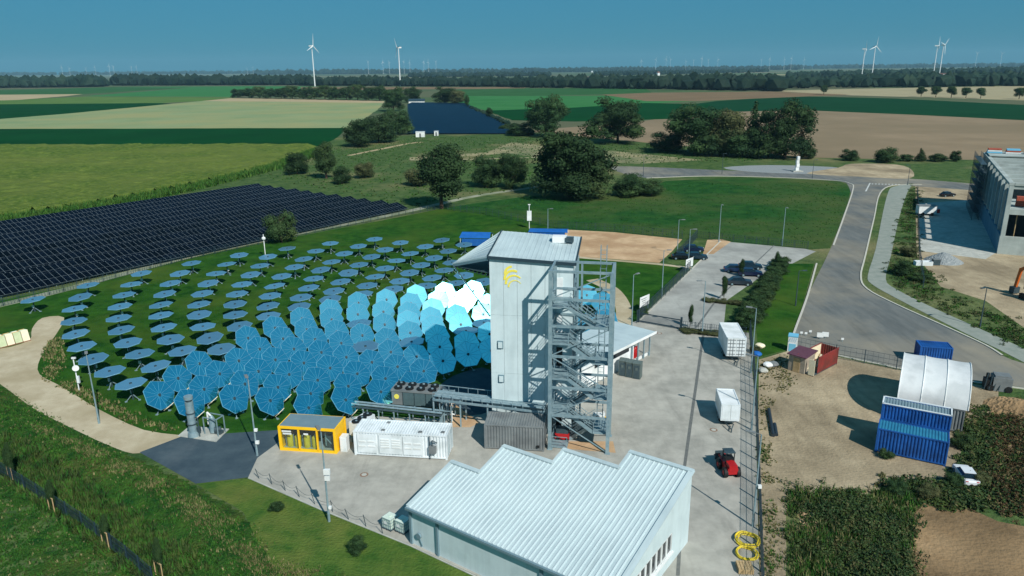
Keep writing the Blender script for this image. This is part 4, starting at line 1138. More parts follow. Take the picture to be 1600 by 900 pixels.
for x in (.03, TL - .03):
    vs = [(x, *arc(i / NN)) for i in range(NN + 1)]
    mb = MB(); mb.add(vs, [tuple(range(NN + 1))]); mb.build('end_sheet', m_tarp, bt)
container('blue_container', 'plain blue container standing alone behind the white tent by the road', 'container', G(1434, 570), R(-14), 3.9, 2.4, 2.5, m_bcon, m_bcon, group='containers in the dirt lot')

# open red skip container with junk, and a small hut beside it
rc = thing('open_skip', 'open red corrugated container with timber junk at the road side', 'skip', (38.3, 86.6, 0), R(40.5))
mb = MB(); corr(mb, (.9, 0), (6.2, 0), .1, 2.35); mb.build('side_wall', m_rcon, rc)
mb = MB(); corr(mb, (6.2, 2.4), (.0, 2.4), .1, 2.35, flip=1); mb.build('side_wall', m_cream, rc)
mb = MB(); corr(mb, (6.2, 0), (6.2, 2.4), .1, 2.35); mb.build('end_wall', m_rcon, rc)
mb = MB(); mb.box((3.1, 1.2, .14), (6.2, 2.4, .1)); mb.build('floor', m_steeld, rc)
mb = MB(); mb.box((.05, .05, 1.2), (.12, .12, 2.4)); mb.box((.05, 2.35, 1.2), (.12, .12, 2.4)); mb.box((6.15, .05, 1.2), (.12, .12, 2.4)); mb.box((6.15, 2.35, 1.2), (.12, .12, 2.4)); mb.box((3.6, 0, 2.36), (5.2, .12, .1)); mb.box((3.1, 2.4, 2.36), (6.1, .12, .1)); mb.build('frame', m_rcon, rc)
mb = MB(); mb.box((.0, .35, 1.15), (.06, .8, 2.1)); mb.build('end_door', m_cream, rc)
jp = thing('timber_junk', 'pile of broken boards and panels inside the open red container', 'timber', (38.3, 86.6, 0), R(40.5))
for k in range(14):
    a = Vector((rng.uniform(.3, 3), rng.uniform(.4, 2.0), rng.uniform(.25, .6))); b = a + Vector((rng.uniform(.6, 2.4), rng.uniform(-.5, .5), rng.uniform(.2, 1.6)))
    mb = MB(); mb.bar(a, b, rng.uniform(.15, .5), .05); mb.build('board', [m_wood, m_cream, m_black][k % 3], jp)
ht = thing('small_hut', 'small grey hut with plum tiled roof beside the open red container', 'hut', (35.9, 89.0, 0), R(-48))
mb = MB(); mb.box((1.1, 1.3, 1.1), (2.2, 2.6, 2.2)); mb.build('wall', mat('hut_board', S(140, 132, 118), S(168, 158, 142), 1.2, .8), ht)
mb = MB(); slab(mb, [(-.2, -.25, 2.35), (2.4, -.25, 2.35), (2.4, 2.9, 2.6), (-.2, 2.9, 2.6)], .12); mb.build('roof', m_purple, ht)
mb = MB(); mb.box((1.1, -.02, 1.0), (.9, .06, 1.9)); mb.build('door', m_wood, ht)
ks = thing('toilet_cabin', 'pale blue and white striped portable cabin beside the plum roofed hut', 'cabin', G(1237, 550), R(-24))
mb = MB(); mb.box((.0, .6, 1.1), (1.2, 1.2, 2.2)); mb.build('body', m_white, ks)
mb = MB(); mb.box((0, .6, 2.28), (1.3, 1.3, .16)); mb.build('roof', m_lblue, ks)
for k in range(4):
    mb = MB(); mb.bar((-.5 + .26 * k, -.02, 1.45), (-.3 + .26 * k, -.02, 2.05), .1, .03); mb.build('stripe', m_lblue, ks)
mb = MB(); mb.box((0, -.02, .65), (.9, .04, 1.1)); mb.build('door', m_lblue, ks)
# three grey cubicles next to service building
for k in range(3):
    p = G(972 + k * 11, 588 + k * 2.4)
    t = thing('grey_locker', 'grey plastic cubicle beside service building, %s of the three from the left' % ordn(k + 1), 'cubicle', p, R(-24), 'cubicles by the service building')
    mb = MB(); mb.box((0, .55, 1.05), (.98, 1.1, 2.0)); mb.build('body', m_toilet, t)
    mb = MB(); slab(mb, [(-.52, -.05, 2.15), (.52, -.05, 2.15), (.52, .55, 2.3), (-.52, .55, 2.3)], .1); slab(mb, [(-.52, .56, 2.3), (.52, .56, 2.3), (.52, 1.15, 2.15), (-.52, 1.15, 2.15)], .1); mb.build('roof', m_toilet, t)
    mb = MB(); mb.box((0, -.02, 1.0), (.74, .04, 1.8)); d = mb.build('door', m_steeld, t)
    mb = MB(); mb.box((.0, -.06, 1.4), (.3, .04, .34)); mb.build('vent', m_toilet, d)

# red telehandler on the yard
tl = thing('telehandler', 'red compact loader with raised black fork carriage on the yard', 'loader', G(1143, 746), R(4))
mb = MB(); mb.box((0, .9, .75), (1.0, 2.3, .6)); mb.box((0, .2, 1.15), (.8, 1.0, .55)); mb.build('chassis', m_red, tl)
mb = MB(); mb.box((.0, 1.15, 1.55), (.9, .9, .15)); mb.build('cab_floor', m_black, tl)
for x in (-.42, .42):
    for y in (.75, 1.55):
        mb = MB(); mb.bar((x, y, 1.1), (x, y, 2.2), .07); mb.build('cab_post', m_black, tl)
mb = MB(); mb.box((0, 1.15, 2.24), (1.0, 1.0, .08)); mb.build('cab_roof', m_steeld, tl)
for x in (-.62, .62):
    for y in (.15, 1.75):
        mb = MB(); mb.tube((x - .17, y, .5), (x + .17, y, .5), .5, n=16); w = mb.build('wheel', m_black, tl)
        mb = MB(); mb.tube((x - .19, y, .5), (x + .19, y, .5), .22, n=10); mb.build('rim', m_red, w)
mb = MB()
for x in (-.3, .3): mb.bar((x, 1.8, 1.0), (x, 2.9, .9), .14)
mb.build('lift_arm', m_red, tl)
mb = MB(); mb.box((0, 3.0, .8), (1.3, .1, .9)); 
for x in (-.35, .35): mb.box((x, 3.5, .3), (.12, 1.0, .06))
mb.build('fork_carriage', m_steeld, tl)
# yellow hose coils and pallets by the fence
for k, (u, v, r) in enumerate(((1167, 846, .95), (1167, 868, .85))):
    t = thing('hose_coil', '%s coil of yellow hose lying by the yard fence' % ('farther large' if k == 0 else 'nearer tangled'), 'hose', G(u, v) + Vector((0, 0, .12)), 0, 'yellow hoses by the fence')
    for q in range(5):
        mb = MB(); n = 28; rr = r * rng.uniform(.82, 1.04); ox, oy = rng.uniform(-.1, .1), rng.uniform(-.12, .12); z = .05 * q
        pts = [Vector((ox + rr * 1.02 * math.cos(6.283 * i / n), oy + rr * 1.05 * math.sin(6.283 * i / n), z + .03 * math.sin(i))) for i in range(n + 1)]
        for a, b in zip(pts[:-1], pts[1:]): mb.tube(a, b, .045, n=6, cap=False)
        mb.build('hose_loop', m_yel2, t)
for k in range(3):
    t = thing('pallet', 'wooden pallet below the yellow hoses, %s of its stack' % ['lowest', 'middle', 'topmost'][k], 'pallet', G(1165, 896) + Vector((0, 0, .03 + .15 * k)), R(-4), 'pallets at the yard fence')
    for q in range(5):
        mb = MB(); mb.box((-.48 + .24 * q, .4, .125), (.2, 1.15, .03)); mb.build('slat', m_wood, t)
    for y in (-.12, .4, .92):
        mb = MB(); mb.box((0, y, .055), (1.15, .1, .1)); mb.build('bearer', m_wood, t)
# intermediate bulk containers at the hall corner
for k, (u, v) in enumerate(((604, 829), (624, 834))):
    t = thing('bulk_tank', 'white caged liquid tank by the hall corner, %s of the two' % ('left' if k == 0 else 'right'), 'tank', G(u, v), R(-34), 'caged tanks at the hall corner')
    mb = MB(); mb.box((0, .5, .68), (.94, .94, .98)); mb.tube((0, .5, 1.17), (0, .5, 1.23), .14, n=10); mb.build('tank', m_ibc, t)
    mb = MB()
    for z in (.25, .55, .85, 1.14):
        for y in (0, 1.0): mb.bar((-.5, y, z), (.5, y, z), .03)
        for x in (-.5, .5): mb.bar((x, 0, z), (x, 1, z), .03)
    for i in range(6):
        for y in (0, 1.0): mb.bar((-.5 + .2 * i, y, .15), (-.5 + .2 * i, y, 1.15), .025)
        for x in (-.5, .5): mb.bar((x, .2 * i, .15), (x, .2 * i, 1.15), .025)
    mb.build('cage', m_steel, t)
    mb = MB(); mb.box((0, .5, .13), (1.0, 1.0, .05)); 
    for x in (-.42, 0, .42): mb.box((x, .5, .05), (.1, 1.0, .1))
    mb.build('pallet_base', m_steeld, t)
    mb = MB(); mb.box((-.1, -.02, .75), (.35, .02, .25)); mb.build('label_plate', m_white, t)
# manhole covers
for k, (u, v) in enumerate(((569, 742), (1030, 521), (1115, 672))):
    t = thing('manhole_cover', ['round manhole cover on the yard before the white container', 'round manhole cover on yard near the car park gate', 'dark drain grate on the yard channel'][k], 'manhole', G(u, v) + Vector((0, 0, .03)))
    mb = MB(); mb.tube((0, 0, 0), (0, 0, .012), .42, n=20); mb.build('ring', mat('rust_iron', S(140, 112, 92), S(120, 98, 82), 3, .8), t)
    mb = MB(); mb.tube((0, 0, .012), (0, 0, .02), .26, n=20); mb.build('lid', m_conc, t)
# pipes in the dirt
for k, (a, b) in enumerate((((1201, 642), (1208, 683)), ((1210, 665), (1213, 682)))):
    A_, B_ = G(*a), G(*b)
    mb = MB(); mb.tube(A_ + Vector((0, 0, .2)), B_ + Vector((0, 0, .2)), .2, n=10)
    mb.build('drain_pipe', mat('dark_pipe', S(40, 50, 58), None, 1, .5), None, ['long', 'short'][k] + ' dark plastic pipe lying on the dirt lot', cat='pipe', group='pipes on the dirt')
# bags and debris by the fence
for k, (u, v, c) in enumerate(((1187, 543, m_cream), (1182, 556, m_tarpb), (1192, 582, m_conc), (1200, 573, m_white), (1208, 572, m_gcon))):
    p = G(u, v); bm = bmesh.new(); bmesh.ops.create_icosphere(bm, subdivisions=2, radius=.7)
    for vv in bm.verts: vv.co = Vector((vv.co.x * rng.uniform(.8, 1.15), vv.co.y * rng.uniform(.8, 1.1), max(-.3, vv.co.z * rng.uniform(.45, .6))))
    me = bpy.data.meshes.new('sack'); bm.to_mesh(me); bm.free(); me.materials.append(c)
    ob('rubble_sack', me, None, ['cream bulging sack beside the big white trailer across the fence', 'blue tarpaulin bundle against the yard fence', 'grey rubble bag on the dirt near the fence', 'white bag lying beside the hut', 'grey bag lying next to a white one by the hut'][k], 'sack', loc=(p.x, p.y, .3))

# ================================================================== HELIOSTATS
# arcs of mirrors round the tower, each listed from its far end to its near end; T = tracking the sun, S = stowed flat
ARCS = [
 [('S', 51, 468)],
 [('S', 137, 445.5), ('S', 125, 464), ('S', 116, 482), ('S', 115, 501.5), ('S', 118, 521.5), ('S', 127.5, 541), ('S', 145.5, 560.5), ('S', 171, 580), ('S', 204, 599), ('T', 249, 617), ('T', 297, 630)],
 [('S', 220.5, 427), ('S', 205, 444), ('S', 193.5, 460.5), ('S', 187, 478.5), ('S', 185, 497), ('S', 189, 515.5), ('S', 199.5, 535), ('S', 218, 552.5), ('S', 243, 572), ('T', 278, 591), ('T', 318.5, 608), ('T', 366, 622.5)],
 [('S', 299, 411), ('S', 281, 427), ('S', 266, 442.5), ('S', 257, 459), ('S', 251, 476), ('S', 251, 492.5), ('S', 255.5, 511.5), ('S', 266, 530), ('S', 284.5, 548), ('T', 311.5, 568), ('T', 343, 584), ('T', 382.5, 600), ('T', 422, 626)],
 [('S', 373.5, 398.5), ('S', 354, 412.5), ('S', 337.5, 427), ('S', 325, 442.5), ('S', 316, 458.5), ('S', 310.5, 475.5), ('S', 311, 491.5), ('S', 317, 510), ('S', 327.5, 528), ('S', 345.5, 545), ('T', 373, 563.5), ('T', 403.5, 580), ('T', 434, 605), ('T', 482, 637.5)],
 [('S', 448.5, 388), ('S', 418.5, 401), ('S', 406, 415), ('S', 391.5, 429), ('S', 378, 444), ('S', 370, 459), ('S', 367, 475), ('S', 367.3, 491.5), ('S', 374, 509.5), ('T', 387.5, 528), ('T', 405.5, 545), ('T', 430, 562), ('T', 451.5, 585), ('T', 485, 615), ('T', 540, 625)],
 [('S', 516, 380), ('S', 493.5, 392), ('S', 474.5, 404.5), ('S', 460, 417), ('S', 440, 431.5), ('S', 429, 446.5), ('S', 422, 462), ('S', 418.5, 478), ('S', 419.5, 493.5), ('T', 429.5, 512), ('T', 442, 529), ('T', 459, 545), ('T', 474.6, 567), ('T', 496, 594), ('T', 544, 603.5), ('T', 595, 612.5)],
 [('S', 585, 373.5), ('S', 560, 384.5), ('S', 538, 396), ('S', 518, 409), ('S', 501, 421.5), ('S', 490, 435), ('S', 482, 449.5), ('S', 470, 464.5), ('S', 467.5, 479), ('T', 471.6, 497.5), ('T', 479, 514.6), ('T', 492, 530), ('T', 502, 550.5), ('T', 515.6, 575)],
 [('S', 625.5, 379), ('S', 601.5, 390), ('S', 580.5, 401), ('S', 561, 413.5), ('S', 544.5, 426), ('S', 532, 440), ('S', 521.5, 454.5), ('S', 516, 467), ('T', 517, 484.5), ('T', 518, 499), ('T', 526, 518), ('T', 533, 536), ('T', 541, 558), ('T', 558, 584), ('T', 602, 591.6)],
 [('S', 690, 375), ('S', 664.5, 385), ('S', 641, 396), ('S', 619.5, 407), ('S', 601.5, 419), ('S', 586, 432), ('S', 573.5, 446), ('S', 566, 459), ('T', 560, 473), ('T', 559, 491), ('S', 561, 505), ('T', 566, 524), ('S', 571, 541), ('T', 581, 566), ('T', 621, 573), ('T', 648, 599.6)],
 [('S', 725, 382), ('S', 700.5, 392), ('S', 678, 403), ('S', 658, 414), ('S', 640, 426), ('S', 624.5, 439), ('S', 614, 451.5), ('T', 604, 468), ('T', 599, 487), ('T', 601, 507), ('T', 605, 531), ('T', 610.6, 550), ('T', 662, 580)],
 [('S', 706, 410), ('S', 694, 422), ('S', 675, 434), ('S', 666, 446), ('T', 651, 461), ('T', 642, 474), ('T', 639, 489), ('T', 638, 503), ('T', 641, 520), ('S', 643, 534), ('T', 651, 557)],
 [('S', 725, 430), ('S', 712, 442), ('T', 695.6, 457), ('T', 685, 470), ('T', 677, 483), ('T', 674, 497), ('T', 677, 511), ('T', 683, 525), ('T', 687, 542), ('T', 692, 564)],
 [('S', 756, 440), ('T', 740, 454), ('T', 727, 467), ('T', 717, 479), ('T', 714, 493), ('T', 720, 507), ('S', 728, 517), ('T', 729, 536), ('T', 731.5, 553.5)],
 [('T', 763, 476), ('T', 755, 491), ('S', 756, 504), ('T', 765, 522), ('T', 768, 548)],
 [('T', 917, 461), ('T', 942, 472), ('T', 914, 508), ('T', 946, 500)],
]
HR, HZ = 1.9, 2.15
def hept(r, z, a0=0.0): return [(r * math.cos(a0 + 2 * math.pi * k / 7), r * math.sin(a0 + 2 * math.pi * k / 7), z) for k in range(7)]
mb = MB(); mb.prism(hept(HR, 0), -.06, -.012); fr_me = mb.mesh('mirror_frame', m_mirb)
mb = MB(); mb.prism(hept(HR - .07, 0), -.012, .012); disc_me = mb.mesh('mirror', [m_mir2])
facets = []
for half in (0, 1):
    a0, a1 = (0, math.pi / 7) if half == 0 else (math.pi / 7, 2 * math.pi / 7)
    rr = HR - .025
    c = (rr * math.cos(0), rr * math.sin(0)); e = (rr * math.cos(2 * math.pi / 7), rr * math.sin(2 * math.pi / 7))
    md = ((c[0] + e[0]) / 2, (c[1] + e[1]) / 2)
    tri = [(0, 0), c, md] if half == 0 else [(0, 0), md, e]
    cen = (sum(p[0] for p in tri) / 3, sum(p[1] for p in tri) / 3)
    # inset evenly so that pale joints show between facets
    pts = []
    n_ = 3
    for i in range(n_):
        p, q, r_ = Vector(tri[i - 1]), Vector(tri[i]), Vector(tri[(i + 1) % n_])
        d1, d2 = (q - p).normalized(), (r_ - q).normalized()
        n1, n2 = Vector((-d1.y, d1.x)), Vector((-d2.y, d2.x))
        k = .022 / max(.25, (1 + n1.dot(n2)) / 2) ** .5
        bis = (n1 + n2).normalized()
        off = .013 / max(.22, bis.dot(n1))
        pts.append(q + bis * off)
    mb = MB(); mb.prism([(p.x, p.y) for p in pts], -.01, .016); facets.append(mb.mesh('mirror_facet', m_mir))
mb = MB(); mb.tube((0, 0, .0), (0, 0, .09), .17, n=10); hub_me = mb.mesh('hub', m_trimd)
mb = MB(); mb.tube((0, 0, 0), (0, 0, HZ - .35), .09, n=8); mb.tube((0, 0, HZ - .45), (0, 0, HZ - .12), .16, n=8); post_me = mb.mesh('post', m_steeld)
mb = MB()
for k in range(3):
    a = 2 * math.pi * k / 3 + .4; mb.bar((0, 0, .75), (.85 * math.cos(a), .85 * math.sin(a), .04), .07); mb.box((.85 * math.cos(a), .85 * math.sin(a), .04), (.28, .28, .1))
leg_me = mb.mesh('tripod', m_steel)
mb = MB(); mb.box((.05, -.22, 1.0), (.3, .2, .42)); drive_me = mb.mesh('drive_box', m_white)
mb = MB()
for k in range(3):
    a = 2 * math.pi * k / 3; mb.bar((.1 * math.cos(a), .1 * math.sin(a), -.22), (1.5 * math.cos(a), 1.5 * math.sin(a), -.08), .08)
back_me = mb.mesh('back_strut', m_steel)
mb = MB(); mb.box((0, 0, 0), (1.25, .06, .62)); sidep_me = mb.mesh('edge_panel', m_cream)
TARGET = Vector((-3.4, 78.0, 15.5))
n_T = 0
for ai, arc_ in enumerate(ARCS):
    for hi_, (kd, u, v) in enumerate(arc_):
        c = G(u, v, HZ)
        where = ('%s from the far end of the %s heliostat arc from the left' % (ordn(hi_ + 1), ordn(ai))) if 0 < ai < 15 else ('standing alone at the far left' if ai == 0 else '%s of four seen through the stair tower' % ordn(hi_ + 1))
        lab = ('upright blue heliostat, ' if kd == 'T' else 'flat stowed heliostat, ') + where
        h = thing('heliostat', lab, 'heliostat', (c.x, c.y, 0), rng.uniform(0, 6.28), 'heliostats of the mirror field')
        ob('post', post_me, h); ob('tripod', leg_me, h); ob('drive_box', drive_me, h)
        if kd == 'T':
            n = (SUN + (TARGET - c).normalized()).normalized()
            n = (n + Vector((rng.gauss(0, .012), rng.gauss(0, .012), rng.gauss(0, .012)))).normalized()
        else:
            n = Vector((rng.gauss(.0, .025) - .05, rng.gauss(0, .03) - .04, 1)).normalized()
        upv = Vector((0, 0, 1)) if kd == 'T' else Vector((.92, -.38, 0))
        ax = (upv - n * n.dot(upv)).normalized(); ay = n.cross(ax)
        q = Matrix((ax, ay, n)).transposed().to_quaternion()
        q = h.rotation_euler.to_quaternion().inverted() @ (q @ Quaternion((0, 0, 1), rng.gauss(0, .06)))
        f = ob('mirror_frame', fr_me, h, loc=(0, 0, HZ), quat=q)
        ob('hub', hub_me, f); ob('back_strut', back_me, f)
        if kd == 'T':
            for k in range(7):
                for half in (0, 1): ob('mirror_facet', facets[half], f, rot=(0, 0, 2 * math.pi * k / 7))
        else:
            ob('mirror', disc_me, f)
        if (u, v) in ((249, 617), (278, 591), (318.5, 608), (297, 630), (343, 584), (422, 626), (434, 605), (482, 637.5), (540, 625)):
            qq = q.inverted()
            # cream board hung at the lower right rim
            wr = q.inverted() @ (h.rotation_euler.to_quaternion().inverted() @ Vector((.75, -.1, -.75)))
            wr.z = 0; wr = wr.normalized() * 1.72
            ob('edge_panel', sidep_me, f, loc=(wr.x, wr.y, -.25), rot=(0, 0, math.atan2(wr.y, wr.x) + math.pi / 2))

# ================================================================== PHOTOVOLTAIC ROWS on the left
P0 = G(0, 459, .6); dv, nv = Vector((.6, .8, 0)), Vector((-.8, .6, 0))
PW, PH_, SLOPE_L = 1.15, 2.27, 4.6
tilt = math.atan2(1.35, 4.4)
mb = MB(); mb.box((0, 0, 0), (PW - .012, PH_ - .012, .04), mi=0); mb.box((0, 0, .004), (PW - .06, PH_ - .05, .04), mi=1); pan_me = mb.mesh('panel', [m_pvfr, m_pv])
row_rot = math.atan2(dv.y, dv.x)
for k in range(11):
    n0 = -1.5 + 6.6 * k
    d0, d1 = -6 + .355 * n0, 101.5 + (0.3 * math.sin(k * 2.1))
    N = int((d1 - d0) / PW); o = P0 + nv * n0 + dv * d1; o.z = 0
    row = thing('solar_panel_row', 'long row of dark solar panels, %s counting from the pale service path' % ordn(k + 1), 'solar panels', o, row_rot + math.pi, 'solar rows behind the service path')
    # local +x runs back along the row (to the left), local -y climbs the table
    ct, s_t = math.cos(tilt), math.sin(tilt)
    if k < 5:
        for i in range(N):
            for j in range(2):
                y = -(.0 + PH_ * (j + .5)) * ct; z = .6 + PH_ * (j + .5) * s_t
                ob('panel', pan_me, row, loc=(PW * (i + .5), y, z), rot=(-tilt, 0, 0))
    else:
        mb = MB(); M_ = Matrix.Rotation(-tilt, 3, 'X')
        for i in range(N):
            for j in range(2):
                y = -(PH_ * (j + .5)) * ct; z = .6 + PH_ * (j + .5) * s_t
                mb.box((PW * (i + .5), y, z), (PW - .012, PH_ - .012, .04), mi=0, mtx=M_)
                up = M_ @ Vector((0, 0, .023))
                mb.add([Vector((PW * (i + .5), y, z)) + up + M_ @ Vector((a * (PW - .06) / 2, b * (PH_ - .05) / 2, 0)) for a, b in ((-1, -1), (1, -1), (1, 1), (-1, 1))], [(0, 1, 2, 3)], 1)
        mb.build('panel_field', [m_pvfr, m_pvj], row, kind='stuff')
    mb = MB()
    for i in range(0, N, 4):
        x = PW * i + .6
        mb.bar((x, -.5, 0), (x, -.5, .6 + .5 * s_t), .09); mb.bar((x, -3.9, 0), (x, -3.9, .6 + 3.9 * s_t / ct), .09)
        mb.bar((x, -.1, .55), (x, -4.2, .5 + 4.3 * s_t / ct), .08)
    mb.build('support_frame', m_steel, row)

# far solar park beyond the rough ground: rows seen almost edge on
fa, fb, fc, fd = G(636, 210), G(800, 210), G(722, 165), G(636, 164)
for k in range(26):
    t = (k / 25) ** 1.0
    a, b = fa.lerp(fd, t), fb.lerp(fc, t)
    row = thing('solar_panel_row', 'far solar park row, %s from its near edge with the white cabins' % ordn(k + 1), 'solar panels', (0, 0, 0), 0, 'rows of the far solar park')
    mb = MB(); d = (b - a).normalized(); n_ = Vector((-d.y, d.x, 0))
    wdt = (fd - fa).length / 25 * .62
    mb.add([a + Vector((0, 0, .7)), b + Vector((0, 0, .7)), b + n_ * wdt + Vector((0, 0, 2.6)), a + n_ * wdt + Vector((0, 0, 2.6))], [(0, 1, 2, 3)])
    mb.add([a + Vector((0, 0, .62)), b + Vector((0, 0, .62)), b + n_ * wdt + Vector((0, 0, 2.52)), a + n_ * wdt + Vector((0, 0, 2.52))], [(3, 2, 1, 0)])
    mb.build('panel_band', mat('far_photovoltaic_glass', S(6, 28, 46), S(9, 34, 54), .1, .35, spec=.08), row)
    mb = MB()
    for i in range(0, 40): 
        c = a.lerp(b, (i + .5) / 40); mb.bar((c.x, c.y, 0), (c.x, c.y, .7), .12); c2 = c + n_ * wdt; mb.bar((c2.x, c2.y, 0), (c2.x, c2.y, 2.5), .12)
    mb.build('support_frame', m_steeld, row)
for k, (u, v, L, W, H) in enumerate(((657, 214, 5.2, 2.6, 3.0), (682, 212, 2.4, 2.4, 2.6))):
    t = thing('transformer_cabin', ['long white transformer cabin', 'small square white transformer cabin'][k] + ' at near edge of the far solar park', 'cabin', G(u, v), 0, 'cabins of the solar park')
    mb = MB(); mb.box((0, 0, H / 2), (L, W, H)); mb.build('wall', m_white, t); mb = MB(); mb.box((0, 0, H + .1), (L + .3, W + .3, .2)); mb.build('roof', m_wcon, t)
    mb = MB(); mb.box((0, -W / 2 - .03, 1.1), (1.1, .06, 2.1)); mb.build('door', m_gcon, t)
t = thing('barn', 'low dark roofed barn at far end of the solar park', 'barn', G(651, 163), R(2))
mb = MB(); mb.box((0, 4, 2), (18, 8, 4)); mb.build('wall', m_white, t)
mb = MB(); slab(mb, [(-9.5, -.6, 3.9), (9.5, -.6, 3.9), (9.5, 4, 6.2), (-9.5, 4, 6.2)], .2); slab(mb, [(-9.5, 4.02, 6.2), (9.5, 4.02, 6.2), (9.5, 8.6, 3.9), (-9.5, 8.6, 3.9)], .2); mb.build('roof', m_trimd, t)

# ================================================================== UNFINISHED CONCRETE HALL at the right edge
bl_ = thing('concrete_hall', 'unfinished grey precast concrete hall at the right edge with open roof beams', 'building', (101.4, 149.2, 0), R(-27.5))
BL, BW, BH = 62.0, 44.0, 14.3      # along local y, along local x
mb = MB(); mb.box((BW / 2, .25, 1.9), (BW, .5, 3.8)); mb.build('plinth_wall', m_prec, bl_)
mb = MB(); mb.box((.25, BL / 2, 1.9), (.5, BL - .6, 3.8)); mb.build('plinth_wall', m_precb, bl_)
NB = 9
for k in range(NB + 1):
    y = .5 + k * (BL - 1.0) / NB
    mb = MB(); mb.box((.5, y, BH / 2), (.8, .9, BH)); mb.build('column', m_prec, bl_)
    mb = MB(); mb.box((BW - .5, y, BH / 2), (.8, .9, BH)); mb.build('column', m_prec, bl_)
    mb = MB(); mb.box((BW / 2, y, BH - .1), (BW - .9, .55, 1.3)); mb.build('roof_beam', m_prec, bl_)
for k in range(NB):
    y0 = .5 + k * (BL - 1.0) / NB; dy = (BL - 1.0) / NB
    mb = MB(); mb.box((.7, y0 + dy / 2, 8.4), (.18, dy - .95, 9.0)); mb.build('wall_panel', m_precb, bl_)
mb = MB(); mb.box((.45, BL / 2, BH + .25), (.9, BL, .5)); mb.build('edge_beam', m_prec, bl_)
mb = MB(); mb.box((BW / 2 + .5, .45, BH + .25), (BW - 1, .9, .5)); mb.build('edge_beam', m_prec, bl_)
mb = MB(); mb.box((BW / 2, .5, 8.9), (BW - 1.0, .7, 1.1)); mb.build('mid_beam', m_prec, bl_)
for k in range(7):
    mb = MB(); mb.box((5.5 + 6 * k, .6, BH / 2), (.7, .7, BH)); mb.build('column', m_prec, bl_)
mb = MB(); mb.box((BW / 2, BL - 6, BH + .75), (BW - 1, 11, .2)); mb.build('roof_deck', m_prec, bl_)
mb = MB(); mb.box((BW / 2, 7.5, 9.4), (BW - 2, 13, .3)); mb.build('floor_slab', m_prec, bl_)
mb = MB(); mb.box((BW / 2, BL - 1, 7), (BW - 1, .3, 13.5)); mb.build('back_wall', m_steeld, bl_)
mb = MB(); mb.box((BW / 2, 14.5, 4.6), (BW - 2.4, .3, 9.0)); mb.build('shade_backdrop', m_trimd, bl_)  # added dark sheet standing in for the shade inside the hall
mb = MB(); mb.box((BW / 2, BL / 2, .05), (BW - 2, BL - 2, .08)); mb.build('floor', m_conc, bl_)
Rb = Matrix.Rotation(R(-27.5), 3, 'Z')
for k in range(8):
    p = Vector((101.4, 149.2, 0)) + Rb @ Vector((3 + k * 2.6, 4.0, 9.56))
    t = thing('brick_stack', 'stack of red bricks on upper floor of the concrete hall, %s from the corner' % ordn(k + 1), 'bricks', p, R(-27.5), 'brick stacks in the hall')
    for q in range(4):
        mb = MB(); mb.box((0, 0, .25 + .52 * q), (1.7 - .06 * (q % 2), 1.2, .5)); mb.build('course', m_redmat, t)
for k in range(6):
    p = Vector((101.4, 149.2, 0)) + Rb @ Vector((2.5 + k * 3.4, 1.6, .1))
    t = thing('prop', 'slender %s prop standing inside the concrete hall front, %s from corner' % (['rusty', 'blue'][k % 2], ordn(k + 1)), 'prop', p, 0, 'props in the hall')
    mb = MB(); mb.tube((0, 0, 0), (0, 0, 8.6), .1, n=6); mb.box((0, 0, .03), (.4, .4, .06)); mb.build('tube', [m_wood, m_bcon][k % 2], t)
for k in range(7):
    p = Vector((101.4, 149.2, 0)) + Rb @ Vector((2 + k * 4.2, BL - 5, BH + .86))
    t = thing('roof_material', '%s bundle on the far roof edge of the concrete hall, %s from the corner' % (['blue', 'white', 'red'][k % 3], ordn(k + 1)), 'bundle', p, R(-27.5), 'bundles on the hall roof')
    for q in range(3):
        mb = MB(); mb.box((0, 0, .25 + .4 * q), (3.4 - .2 * q, 2.2, .36)); mb.build('sheet_pack', [m_lblue, m_white, m_redmat][(k + q) % 3], t)
# scaffold at the far left of the facade
sc = thing('scaffold', 'dark netted scaffold along far part of the concrete hall facade', 'scaffold', Vector((101.4, 149.2, 0)) + Rb @ Vector((-2.2, BL * .62, 0)), R(-27.5))
for i in range(9):
    for x in (0, 1.5):
        mb = MB(); mb.tube((x, i * 2.6, 0), (x, i * 2.6, 15.4), .06, n=5); mb.build('standard', m_steeld, sc)
for z in (2, 4, 6, 8, 10, 12, 14):
    mb = MB(); mb.box((.75, 10.4, z), (1.4, 20.8, .08)); mb.build('platform', m_steeld, sc)
    mb = MB(); mb.bar((0, 0, z + 1), (0, 20.8, z + 1), .06); mb.bar((0, 0, z + .5), (0, 20.8, z + .5), .05); mb.build('guard_rail', m_steeld, sc)
